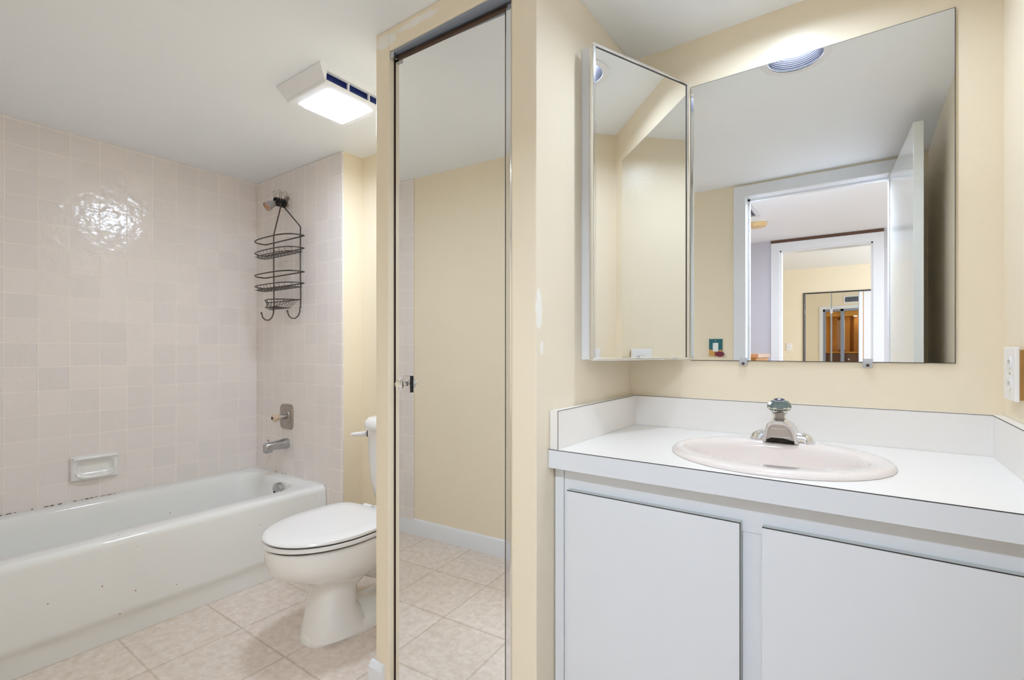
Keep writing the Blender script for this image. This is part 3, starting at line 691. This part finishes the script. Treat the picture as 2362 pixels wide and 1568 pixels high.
for nm, x0, x1 in (('door', -0.618, -0.206), ('door', -0.164, 0.262)):
    d = obj(nm, B().box(x0, x1, FY - 0.019, FY - 0.0005, 0.125, 0.737), 'cab', vc)
    obj('edge_band', B().box(x0, x1, FY - 0.0185, FY - 0.001, 0.7372, 0.7382).box(x1, x1 + 0.001, FY - 0.0185, FY - 0.001, 0.125, 0.738), 'cabedge', d, label='grey edge band')
    ln = B().box(x0, x1 + 0.001, FY - 0.0195, FY - 0.0185, 0.7364, 0.7384).box(x1 - 0.0004, x1 + 0.0012, FY - 0.0195, FY - 0.0185, 0.125, 0.7384)
    obj('dark_edge', ln, 'seam', d)
obj('scuff_mark', B().box(-0.6205, -0.6195, FY - 0.0012, FY - 0.0004, 0.655, 0.712), 'seam', vc)

ct = thing('countertop', 'white laminate countertop with backsplash around the basin', 'countertop', (-0.19, 1.38, CT))
# slab with oval basin cut-out
SKX, SKY, SKA, SKB = -0.172, 1.343, 0.237, 0.222
slab = B()
def slabface(z):
    o4 = [slab.bm.verts.new(p) for p in ((-0.667 + 0.001, CY0, z), (XR - 0.001, CY0, z), (XR - 0.001, YB - 0.001, z), (-0.667 + 0.001, YB - 0.001, z))]
    i4 = [slab.bm.verts.new((p[0], p[1], z)) for p in ell(SKX, SKY, SKA - 0.02, SKB - 0.02, z, 48)]
    ee = [slab.bm.edges.new((o4[k], o4[(k + 1) % 4])) for k in range(4)] + [slab.bm.edges.new((i4[k], i4[(k + 1) % 48])) for k in range(48)]
    bmesh.ops.triangle_fill(slab.bm, use_beauty=True, use_dissolve=False, edges=ee)
    return o4, i4
oa, ia = slabface(CT); ob, ib = slabface(CT - 0.048)
for k in range(4): slab.bm.faces.new((oa[k], oa[(k + 1) % 4], ob[(k + 1) % 4], ob[k]))
for k in range(48): slab.bm.faces.new((ia[k], ia[(k + 1) % 48], ib[(k + 1) % 48], ib[k]))
obj('counter_slab', slab, 'lam', ct)
obj('front_band', B().box(-0.666, XR - 0.001, CY0 - 0.0015, CY0 + 0.0005, CT - 0.048, CT - 0.0012), 'cab', ct, label='bluish white front edge band')
obj('front_seam', B().box(-0.666, XR - 0.001, CY0 - 0.0018, CY0 + 0.0002, CT - 0.0011, CT + 0.0004), 'seam', ct)
BS = 0.941
obj('backsplash', B().box(-0.642, 0.262, YB - 0.018, YB - 0.001, CT + 0.0003, BS), 'lam', ct)
sl1 = obj('side_splash', B().box(-0.666, -0.642, CY0 + 0.006, YB - 0.001, CT + 0.0003, BS), 'lam', ct)
obj('side_splash', B().box(0.262, XR - 0.001, CY0 + 0.006, YB - 0.001, CT + 0.0003, BS), 'lam', ct)
sm = B().box(-0.642, 0.262, YB - 0.0185, YB - 0.0175, BS - 0.0008, BS + 0.0004)
sm.box(-0.6425, -0.6415, CY0 + 0.006, YB - 0.018, BS - 0.0008, BS + 0.0004).box(-0.6425, -0.6413, CY0 + 0.0055, CY0 + 0.0065, CT, BS)
sm.box(0.2615, 0.2625, CY0 + 0.006, YB - 0.018, BS - 0.0008, BS + 0.0004)
obj('splash_seam', sm, 'seam', ct)

# basin
sk = thing('sink_basin', 'oval off-white drop-in sink basin in the laminate countertop', 'sink', (SKX, SKY, CT))
IX, IY, IA, IB = -0.182, 1.335, 0.200, 0.148
lp = [ell(SKX, SKY, SKA, SKB, CT + 0.0006), ell(SKX, SKY, SKA, SKB, CT + 0.005), ell(SKX, SKY, SKA - 0.006, SKB - 0.006, CT + 0.011), ell(SKX, SKY, SKA - 0.014, SKB - 0.013, CT + 0.0125)]
lp += [ell(IX, IY, IA + 0.004, IB + 0.004, CT + 0.0115), ell(IX, IY, IA, IB, CT + 0.009), ell(IX, IY, IA - 0.005, IB - 0.005, CT - 0.002), ell(IX, IY, IA - 0.009, IB - 0.008, CT - 0.015), ell(IX, IY, IA - 0.018, IB - 0.016, CT - 0.055), ell(IX, IY, IA - 0.050, IB - 0.042, CT - 0.105), ell(IX, IY + 0.01, IA - 0.11, IB - 0.085, CT - 0.125), ell(IX, IY + 0.02, 0.03, 0.03, CT - 0.130)]
sbm = obj('basin', B().loft(lp, cap0=False), 'sinkp', sk, smooth=70)
obj('drain', B().lathe([(0.028, 0), (0.028, 0.003), (0.001, 0.004)], (IX, IY + 0.02, CT - 0.130), (0, 0, 1)), 'chromeworn', sk, smooth=40)

# faucet
fxc, fyc, fz = -0.176, 1.520, CT + 0.0125
fc = thing('faucet', 'chrome single-knob faucet with clear faceted knob on the back rim of the sink', 'faucet', (fxc, fyc, fz))
base = B().loft([rrect(fxc - 0.078, fxc + 0.078, fyc - 0.026, fyc + 0.024, 0.022, fz), rrect(fxc - 0.078, fxc + 0.078, fyc - 0.026, fyc + 0.024, 0.022, fz + 0.004), rrect(fxc - 0.072, fxc + 0.072, fyc - 0.023, fyc + 0.021, 0.016, fz + 0.016), rrect(fxc - 0.060, fxc + 0.060, fyc - 0.019, fyc + 0.017, 0.013, fz + 0.024), rrect(fxc - 0.04, fxc + 0.04, fyc - 0.015, fyc + 0.013, 0.011, fz + 0.026)])
obj('base_plate', base, 'chrome', fc, smooth=45)
# bell-shaped hooded body, hollow front
def bell(y, s=1.0, z0=0.0):
    pts = [(-0.040, 0.0), (-0.037, 0.016), (-0.034, 0.034), (-0.031, 0.046), (-0.024, 0.054), (-0.012, 0.057), (0.008, 0.057), (0.020, 0.053), (0.029, 0.044), (0.035, 0.032), (0.039, 0.016), (0.043, 0.0)]
    return [(fxc + x * s, y, fz + z0 + z * s) for x, z in pts]
body = B().loft([bell(fyc - 0.044), bell(fyc - 0.040, 1.02), bell(fyc + 0.006, 1.02), bell(fyc + 0.018, 0.8)], cap0=False)
body.loft([bell(fyc - 0.044), bell(fyc - 0.0455, 0.97), bell(fyc - 0.044, 0.84), bell(fyc - 0.036, 0.83)], cap0=False, cap1=False)
obj('body', body, 'chrome', fc, smooth=40)
fp = obj('front_panel', B().loft([bell(fyc - 0.037, 0.85), bell(fyc - 0.034, 0.85)]), 'basin_panel', fc, label='tarnished recessed front panel')
pan = [(fxc - 0.022, fz + 0.014), (fxc + 0.024, fz + 0.014), (fxc + 0.018, fz + 0.036), (fxc - 0.020, fz + 0.036)]
for a, b_ in zip(pan, pan[1:] + pan[:1]):
    pass
obj('panel_outline', B().tube([(x, fyc - 0.0375, z) for x, z in pan], 0.0008, closed=True, n=6), 'chrome', fp)
obj('grime', B().loft([[(fxc - 0.031, fyc - 0.0385, fz + 0.0005), (fxc + 0.033, fyc - 0.0385, fz + 0.0005), (fxc + 0.034, fyc - 0.0385, fz + 0.006), (fxc + 0.01, fyc - 0.0385, fz + 0.011), (fxc - 0.02, fyc - 0.0385, fz + 0.011), (fxc - 0.032, fyc - 0.0385, fz + 0.005)], [(fxc - 0.031, fyc - 0.0365, fz + 0.0005), (fxc + 0.033, fyc - 0.0365, fz + 0.0005), (fxc + 0.034, fyc - 0.0365, fz + 0.006), (fxc + 0.01, fyc - 0.0365, fz + 0.011), (fxc - 0.02, fyc - 0.0365, fz + 0.011), (fxc - 0.032, fyc - 0.0365, fz + 0.005)]]), 'grime', fp, label='black grime along the base')
kc = Vector((fxc - 0.004, fyc - 0.008, fz + 0.055)); kax = Vector((0, -0.16, 1)).normalized()
obj('collar', B().lathe([(0.019, 0), (0.019, 0.005), (0.015, 0.008)], kc, kax, n=28), 'chrome', fc, smooth=40)
kk = obj('knob', B().lathe([(0.012, 0.006), (0.014, 0.010), (0.0175, 0.022), (0.020, 0.026), (0.0285, 0.034), (0.030, 0.040), (0.0285, 0.047), (0.022, 0.0535), (0.006, 0.058), (0.0005, 0.058)], kc, kax, n=12), 'acrylic', fc, label='clear faceted acrylic knob')
N_ = NT('striped_cap_insert'); N_.b.inputs['Roughness'].default_value = 0.25
tc_ = N_.n('ShaderNodeTexCoord'); sb2 = N_.n('ShaderNodeVectorMath', operation='SUBTRACT'); sb2.inputs[1].default_value = (kc.x - fxc, kc.y - fyc - 0.007, 0)
gr_ = N_.n('ShaderNodeTexGradient', gradient_type='RADIAL'); N_.l(tc_, 'Object', sb2, 0); N_.l(sb2, 0, gr_, 'Vector')
m1_ = N_.n('ShaderNodeMath', operation='MULTIPLY'); N_.l(gr_, 'Fac', m1_, 0); m1_.inputs[1].default_value = 44
m2_ = N_.n('ShaderNodeMath', operation='FRACT'); N_.l(m1_, 0, m2_, 0)
m3_ = N_.n('ShaderNodeMath', operation='GREATER_THAN'); N_.l(m2_, 0, m3_, 0); m3_.inputs[1].default_value = 0.62
mx_ = N_.n('ShaderNodeMix', data_type='RGBA'); mx_.inputs[6].default_value = lin('48686C'); mx_.inputs[7].default_value = lin('A9C0BC')
N_.l(m3_, 0, mx_, 0); N_.l(mx_, 2, N_.b, 'Base Color'); capm = N_.m
cp = obj('knob_cap', B().lathe([(0.0240, 0.0405), (0.0225, 0.0475), (0.0155, 0.0545), (0.014, 0.0560)], kc, kax, n=36), capm, kk, smooth=40, label='blue green cap insert')
obj('cap_rings', B().lathe([(0.0135, 0.0583), (0.0125, 0.0592), (0.0115, 0.0583), (0.0095, 0.0585), (0.0085, 0.0595), (0.0075, 0.0587), (0.0055, 0.0588), (0.0045, 0.0585)], kc, kax, n=28), 'capdark', kk, smooth=20)
obj('cap_center', B().lathe([(0.014, 0.0570), (0.0135, 0.0581), (0.0045, 0.0584), (0.004, 0.0600), (0.0005, 0.0605)], kc, kax, n=28), 'plasticw', kk, smooth=30, label='white cap centre')
obj('knob_core', B().lathe([(0.007, 0.004), (0.009, 0.030), (0.004, 0.036)], kc, kax, n=20), 'nickel', kk, smooth=40)

# vanity mirror
MX0, MX1, MZ0, MZ1 = -0.4575, 0.196, 1.066, 1.968
vm = thing('wall_mirror', 'large frameless wall mirror above the vanity backsplash', 'mirror', ((MX0 + MX1) / 2, YB, MZ0))
obj('mirror_glass', B().box(MX0 + 0.0015, MX1 - 0.0015, YB - 0.0058, YB - 0.0005, MZ0 + 0.0015, MZ1 - 0.0015), 'mirror', vm)
obj('mirror_edge', B().box(MX0, MX1, YB - 0.0052, YB - 0.0004, MZ1 - 0.0018, MZ1).box(MX0, MX1, YB - 0.0052, YB - 0.0004, MZ0, MZ0 + 0.0018).box(MX1 - 0.0018, MX1, YB - 0.0052, YB - 0.0004, MZ0, MZ1), 'mirroredge', vm)
for x, lab in ((-0.297, 'clear plastic mirror clip below the doorway jamb reflection'), (0.016, 'clear plastic mirror clip below the reflected closet doors')):
    c_ = thing('mirror_clip', lab, 'mirror clip', (x, YB, MZ0), 'clips holding the vanity mirror')
    obj('clip_tab', B().box(x - 0.011, x + 0.011, YB - 0.010, YB - 0.0062, MZ0 - 0.014, MZ0 + 0.010).box(x - 0.011, x + 0.011, YB - 0.0062, YB - 0.0005, MZ0 - 0.014, MZ0 - 0.001), 'clipp', c_, bevel=0.001)
    obj('screw', B().lathe([(0.0042, 0), (0.0042, 0.0015), (0.001, 0.003)], (x, YB - 0.010, MZ0 - 0.008), (0, -1, 0), n=14), 'bronze', c_, smooth=40)

# hinged mirror wing across the alcove corner
ax0, ay0, ax1, ay1 = -0.619, 1.256, -0.4594, 1.632
wz0, wz1 = 1.069, 1.970
wg = thing('hinged_mirror_wing', 'tall narrow chrome-framed mirror wing set across the corner beside the vanity mirror', 'mirror', ((ax0 + ax1) / 2, (ay0 + ay1) / 2, wz0))
L_ = math.hypot(ax1 - ax0, ay1 - ay0)
wm = Matrix.Translation((ax0, ay0, 0)) @ Matrix.Rotation(math.atan2(ay1 - ay0, ax1 - ax0), 4, 'Z')   # local x along the wing, -y faces the room
fw = 0.0085
obj('wing_glass', B().box(fw, L_ - fw, -0.002, 0.002, wz0 + fw, wz1 - fw).xf(wm), 'mirror', wg)
obj('wing_back', B().box(0.004, L_ - 0.004, 0.003, 0.012, wz0 + 0.004, wz1 - 0.004).xf(wm), 'trimw', wg)
for nm, q in (('frame_rail', (0, L_, -0.006, 0.012, wz0, wz0 + fw)), ('frame_rail', (0, L_, -0.006, 0.012, wz1 - fw, wz1)), ('frame_stile', (0, fw + 0.003, -0.006, 0.012, wz0 + fw, wz1 - fw)), ('frame_stile', (L_ - fw, L_, -0.006, 0.012, wz0 + fw, wz1 - fw))):
    obj(nm, B().box(*q).xf(wm), 'chrome', wg, bevel=0.0025)
gs = B().box(fw + 0.002, L_ - fw, -0.0035, -0.0015, wz1 - fw - 0.0025, wz1 - fw).box(L_ - fw - 0.0025, L_ - fw, -0.0035, -0.0015, wz0 + fw, wz1 - fw).xf(wm)
obj('gasket', gs, 'seam', wg)
ph = B()
for k in range(58):
    z = wz0 + 0.05 + k * 0.0138
    ph.lathe([(0.0042, 0), (0.0042, 0.0118)], (L_ + 0.003, 0.016, z), (0, 0, 1), n=8)
hl = obj('piano_hinge', ph.xf(wm), 'chromeworn', wg, smooth=60)
obj('hinge_leaf', B().box(L_ - 0.012, L_ + 0.002, 0.012, 0.0145, wz0 + 0.04, wz1 - 0.06).xf(wm), 'bronze', hl)
struct('trim_5', B().box(-0.667, -0.628, 1.288, 1.318, 1.072, 1.982), 'trimw', bevel=0.001)

# outlet on right wall
oy0, oy1, oz0, oz1 = 1.478, 1.583, 0.988, 1.106
ol = thing('wall_outlet', 'white duplex outlet plate standing off the right wall above the splash', 'outlet', (XR, (oy0 + oy1) / 2, oz0))
obj('cover_plate', B().box(XR - 0.014, XR - 0.007, oy0, oy1, oz0, oz1), 'plasticw', ol, bevel=0.002)
for zc in (1.024, 1.072):
    rcp = obj('receptacle', B().prism([(oy0 + 0.047 + 0.016 * math.cos(R(a)), zc + min(0.0135, max(-0.0135, 0.018 * math.sin(R(a))))) for a in range(0, 360, 20)], 'X', XR - 0.016, XR - 0.0138), 'plasticw', ol)
    obj('slot', B().box(XR - 0.0163, XR - 0.0158, oy0 + 0.040, oy0 + 0.0415, zc - 0.002, zc + 0.006).box(XR - 0.0163, XR - 0.0158, oy0 + 0.052, oy0 + 0.0535, zc - 0.002, zc + 0.006), 'seam', rcp)
obj('plate_screw', B().lathe([(0.003, 0), (0.003, 0.001), (0.001, 0.0015)], (XR - 0.014, oy0 + 0.047, 1.048), (-1, 0, 0), n=12), 'chromeworn', ol)
obj('wood_spacer', B().box(XR - 0.007, XR - 0.0005, oy0 + 0.002, oy1 - 0.003, oz0 + 0.004, oz1 - 0.006), 'woodl', ol, label='raw wood spacer behind the plate')

# fish switch plate on rear wall (seen in the mirror)
wx0, wx1, wz_0, wz_1 = -0.792, -0.712, 1.062, 1.170
sw = thing('light_switch', 'teal relief switch plate with a small crimson fish seen in the vanity mirror', 'light switch', (-0.752, YR, wz_0))
obj('switch_plate', B().box(wx0, wx1, YR + 0.0005, YR + 0.007, wz_0 + 0.036, wz_1), 'teal', sw, bevel=0.001)
obj('sand_base', B().prism([(wx0, wz_0), (wx1, wz_0), (wx1, wz_0 + 0.034), (wx1 - 0.010, wz_0 + 0.040), (wx1 - 0.03, wz_0 + 0.034), (wx0 + 0.03, wz_0 + 0.036), (wx0, wz_0 + 0.042)], 'Y', YR + 0.0005, YR + 0.0078), 'sand', sw, label='sandy orange lower edge')
fxs, fzs = wx1 - 0.014, wz_0 + 0.012
fish = [(0.034 * math.cos(R(a)) , 0.017 * math.sin(R(a))) for a in range(30, 331, 15)] + [(0.040, -0.016), (0.036, 0.0), (0.040, 0.014)]
obj('fish_relief', B().prism([(fxs - x * 0.8, fzs + z) for x, z in fish], 'Y', YR + 0.0078, YR + 0.014), 'fish', sw, bevel=0.003, label='crimson fish ornament')
obj('rocker', B().box(-0.7685, -0.7355, YR + 0.007, YR + 0.011, 1.090, 1.145), 'plasticw', sw, bevel=0.001)
obj('plate_screw', B().lathe([(0.003, 0), (0.003, 0.001), (0.001, 0.0015)], (-0.752, YR + 0.007, 1.158), (0, 1, 0), n=12), 'chrome', sw)

# ============================================================ HALL (seen in the vanity mirror)
HY = -1.85
HX0, HX1 = -1.02, 1.9
struct('ceiling_hall', B().box(HX0 - 0.1, HX1 + 0.1, HY - 0.1, -0.1, CEIL, CEIL + 0.04), 'ceil')
struct('wall_hall_left', B().box(HX0 - 0.1, HX0, HY, -0.1, 0, CEIL), 'paint_lilac')
struct('wall_hall_right', B().box(HX1, HX1 + 0.1, HY, -0.1, 0, CEIL), 'paint')
EX0, EX1, EZ = -0.612, 0.086, 2.022
NX0, NX1, NZ = -1.95, -1.08, 2.02           # opening of the built-in in the bedroom wall
struct('wall_hall_end', B().box(HX0, EX0, HY - 0.05, HY, 0, CEIL).box(EX1, HX1, HY - 0.05, HY, 0, CEIL).box(EX0, EX1, HY - 0.05, HY, EZ, CEIL), 'paint_lilac')
BC = 2.40
struct('wall_bedroom_near', B().box(NX1, EX0, HY - 0.11, HY - 0.05, 0, BC).box(EX1, 3.1, HY - 0.11, HY - 0.05, 0, BC).box(EX0, EX1, HY - 0.11, HY - 0.05, EZ, BC).box(-3.1, NX0, HY - 0.11, HY - 0.05, 0, BC).box(NX0, NX1, HY - 0.11, HY - 0.05, NZ, BC), 'paint')
t6 = struct('trim_6', casing(EX0, EX1, EZ, HY, 1, w=0.075), 'trimw', bevel=0.004)
obj('doorway_jamb', B().box(EX0, EX0 + 0.012, HY - 0.11, HY + 0.004, 0, EZ).box(EX1 - 0.012, EX1, HY - 0.11, HY + 0.004, 0, EZ).box(EX0, EX1, HY - 0.11, HY + 0.004, EZ - 0.012, EZ), 'trimw', t6)
obj('bedroom_casing', casing(EX0, EX1, EZ, HY - 0.11, -1, w=0.075), 'trimw', t6, bevel=0.004)
obj('hinge_leaf', B().box(EX1 - 0.0135, EX1 - 0.012, HY - 0.09, HY - 0.055, 1.74, 1.83), 'nickel', t6)
obj('brown_strip', B().box(EX0 - 0.075, EX1 + 0.075, HY + 0.0005, HY + 0.010, EZ + 0.077, CEIL - 0.001), 'woodd', t6, label='dark brown strip above the casing')  # thin brown strip between casing and ceiling
# air vent and smoke detector on the hall ceiling
def vent(name, lab, cx, cy, cz, hw, hh, plane, vert=False, group=None):
    t = thing(name, lab, 'air vent', (cx, cy, cz), group)
    if plane == 'ceil':
        P3 = lambda u, v, d: (cx + u, cy + v, cz - d)
    else:
        P3 = lambda u, v, d: (cx + u, cy - d, cz + v)
    def bx(b_, u0, u1, v0, v1, d0, d1):
        b_.loft([[P3(u, v, d0) for u, v in ((u0, v0), (u1, v0), (u1, v1), (u0, v1))], [P3(u, v, d1) for u, v in ((u0, v0), (u1, v0), (u1, v1), (u0, v1))]])
    f_ = B(); bd = 0.03
    bx(f_, -hw, hw, -hh, -hh + bd, 0.0, 0.012); bx(f_, -hw, hw, hh - bd, hh, 0.0, 0.012); bx(f_, -hw, -hw + bd, -hh + bd, hh - bd, 0.0, 0.012); bx(f_, hw - bd, hw, -hh + bd, hh - bd, 0.0, 0.012)
    obj('vent_frame', f_, 'trimw', t)
    k_ = B(); bx(k_, -hw + bd, hw - bd, -hh + bd, hh - bd, 0.001, 0.003); obj('vent_cavity', k_, 'ventd', t)
    s_ = B(); u = -hw + bd + 0.01
    while u < hw - bd - 0.005:
        bx(s_, u, u + 0.005, -hh + bd, hh - bd, 0.003, 0.010); u += 0.017
    obj('louvers', s_, 'greymetal', t)
vent('air_vent', 'white ceiling air vent with dark louvers in the hall beyond the bathroom door', -0.762, -0.60, CEIL, 0.15, 0.20, 'ceil')
smx, smy = -0.675, -1.01
sd_ = thing('smoke_detector', 'round yellowed smoke detector on the hall ceiling', 'smoke detector', (smx, smy, CEIL))
obj('mounting_ring', B().lathe([(0.074, 0), (0.074, 0.008), (0.07, 0.010)], (smx, smy, CEIL), (0, 0, -1), n=40), 'trimw', sd_, smooth=40)
obj('detector_body', B().lathe([(0.072, 0.010), (0.072, 0.030), (0.064, 0.040), (0.03, 0.046), (0.001, 0.046)], (smx, smy, CEIL), (0, 0, -1), n=40), 'smoke', sd_, smooth=40)
# dresser in the hall
dr = thing('dresser', 'glossy brown wooden dresser in the hall glimpsed at the mirror bottom', 'dresser', (-0.81, -1.0, 0))
obj('carcass', B().box(-1.0, -0.635, -1.3, -0.72, 0.0, 1.04), 'wood', dr)
obj('dresser_top', B().box(-1.01, -0.62, -1.31, -0.71, 1.04, 1.072), mat('polished_orange_wood', 'C98A5E', 0.12, var=0.2, vscale=9, coat=0.5), dr, bevel=0.004)
for z in (0.12, 0.42, 0.72):
    dq = obj('drawer', B().box(-0.96, -0.675, -0.72, -0.705, z, z + 0.27), 'woodd', dr, bevel=0.003)
    obj('pull', B().lathe([(0.012, 0), (0.014, 0.018), (0.001, 0.022)], (-0.82, -0.705, z + 0.135), (0, 1, 0), n=14), 'bronze', dq)

# ============================================================ BEDROOM (seen through two doorways in the mirror)
FYB = -5.80
struct('ceiling_bedroom', B().box(-3.2, 3.2, FYB - 0.7, HY - 0.11, BC, BC + 0.04), 'popcorn')
KX0, KX1, KZ = -0.742, 0.60, 2.0
struct('wall_bedroom_far', B().box(-3.1, KX0, FYB - 0.1, FYB, 0, BC).box(KX1, 3.1, FYB - 0.1, FYB, 0, BC).box(KX0, KX1, FYB - 0.1, FYB, KZ, BC), 'paint')
struct('wall_bedroom_left', B().box(-3.1, -3.0, FYB, HY - 0.11, 0, BC), 'paint')
struct('wall_bedroom_right', B().box(3.0, 3.1, FYB, HY - 0.11, 0, BC), 'paint')
struct('wall_bedroom_closet', B().box(KX0, KX1, FYB - 0.62, FYB - 0.60, 0, BC), 'trimw')
t7 = struct('trim_7', B().box(KX0 - 0.008, KX0 + 0.004, FYB - 0.06, FYB + 0.012, 0, KZ + 0.01).box(KX0, KX1, FYB - 0.06, FYB + 0.012, KZ - 0.002, KZ + 0.012), 'seam')
# two mirrored panels, each swung a little open, then a plain white one
def panel(x0, x1, yaw, lab, first):
    t = thing('closet_mirror', lab, 'closet door', ((x0 + x1) / 2, FYB - 0.05, 0), 'mirrored closet panels in the bedroom')
    mm = Matrix.Translation((x0, FYB - 0.035, 0)) @ Matrix.Rotation(yaw, 4, 'Z')
    L = (x1 - x0) / math.cos(yaw) - 0.004
    obj('panel_glass', B().box(0.003, L - 0.003, -0.002, 0.002, 0.02, KZ - 0.012).xf(mm), 'mirror', t)
    obj('panel_frame', B().box(0, 0.003, -0.02, 0.003, 0.015, KZ - 0.008).box(L - 0.003, L, -0.02, 0.003, 0.015, KZ - 0.008).box(0, L, -0.02, -0.003, 0.015, KZ - 0.008).xf(mm), 'chrome', t)
YAW = R(8.5)
panel(KX0 + 0.008, -0.375, YAW + R(0.5), 'narrow mirrored closet panel nearer the light switch in the far bedroom', True)
panel(-0.373, -0.021, YAW, 'narrow mirrored closet panel beside the plain white panel in the far bedroom', False)
wp = thing('closet_leaf', 'plain white closet panel with a brown worn edge in the far bedroom', 'closet door', (0.28, FYB - 0.05, 0))
obj('panel_board', B().box(0.04, 0.58, FYB - 0.04, FYB - 0.01, 0.015, KZ - 0.008), 'trimw', wp)
obj('panel_stile', B().box(-0.018, 0.030, FYB - 0.045, FYB - 0.008, 0.015, KZ - 0.008), 'trimw', wp)
obj('worn_edge', B().box(0.031, 0.039, FYB - 0.03, FYB - 0.009, 0.015, KZ - 0.01), 'wood', wp, label='bare brown edge strip')
ls = thing('light_switch', 'plain ivory light switch on the far bedroom wall seen in the mirror', 'light switch', (-0.95, FYB, 1.09))
obj('switch_plate', B().box(-0.99, -0.91, FYB + 0.0005, FYB + 0.008, 1.09, 1.21), 'plasticw', ls, bevel=0.002)
obj('toggle', B().box(-0.955, -0.945, FYB + 0.008, FYB + 0.016, 1.14, 1.16), 'plasticw', ls)
# built-in wooden unit recessed in the near bedroom wall, reflected in the closet mirrors
nb = thing('built_in_cabinet', 'honey wood built-in cabinet with drawers reflected in the far closet mirrors', 'cabinet', ((NX0 + NX1) / 2, HY + 0.2, 0))
ny0, ny1 = HY - 0.12, HY + 0.42
obj('casing', casing(NX0, NX1, NZ, HY - 0.11, -1, w=0.075), 'trimw', nb)
obj('metal_frame', B().box(NX0, NX0 + 0.04, ny0, ny0 + 0.05, 0, NZ).box(NX1 - 0.04, NX1, ny0, ny0 + 0.05, 0, NZ).box(NX0, NX1, ny0, ny0 + 0.05, NZ - 0.05, NZ).box((NX0 + NX1) / 2 - 0.03, (NX0 + NX1) / 2 + 0.03, ny0, ny0 + 0.05, 0, NZ), 'greymetal', nb, label='grey metal inner frame')
cc = B().box(NX0, NX1, ny1, ny1 + 0.02, 0, NZ).box(NX0, NX0 + 0.02, ny0 + 0.05, ny1, 0, NZ).box(NX1 - 0.02, NX1, ny0 + 0.05, ny1, 0, NZ).box(NX0, NX1, ny0 + 0.05, ny1, 1.86, NZ)
for x in (NX0 + 0.10, (NX0 + NX1) / 2 - 0.08, (NX0 + NX1) / 2 + 0.10, NX1 - 0.14):
    cc.box(x, x + 0.10, ny1 - 0.14, ny1, 1.06, 1.86)
obj('cabinet_carcass', cc, 'wood', nb)
for x0, x1 in ((NX0 + 0.20, NX0 + 0.355), (NX1 - 0.335, NX1 - 0.14)):
    obj('mirror_back', B().box(x0, x1, ny1 - 0.02, ny1 - 0.012, 1.10, 1.80), 'mirror', nb)
obj('cabinet_top', B().box(NX0 + 0.02, NX1 - 0.02, ny0 + 0.10, ny1, 1.03, 1.06), 'wood', nb)
for k in range(3):
    dq = obj('drawer', B().box(NX0 + 0.03, NX1 - 0.03, ny0 + 0.10, ny0 + 0.12, 0.14 + 0.30 * k, 0.42 + 0.30 * k).box(NX0 + 0.03, NX1 - 0.03, ny0 + 0.12, ny1, 0.16 + 0.30 * k, 0.40 + 0.30 * k), 'woodd', nb)
    obj('drawer_pull', B().lathe([(0.02, 0), (0.02, 0.015), (0.001, 0.02)], ((NX0 + NX1) / 2 + 0.1, ny0 + 0.10, 0.29 + 0.30 * k), (0, -1, 0), n=14), 'chrome', dq)
obj('puck_lamp', B().lathe([(0.03, 0), (0.03, 0.008), (0.001, 0.009)], (NX1 - 0.25, ny0 + 0.22, 1.86), (0, 0, -1), n=20), 'smallglow', nb)
vent('air_vent', 'white wall vent above the built-in cabinet reflected in the closet mirrors', -1.30, HY - 0.11, 2.22, 0.19, 0.085, 'wall')
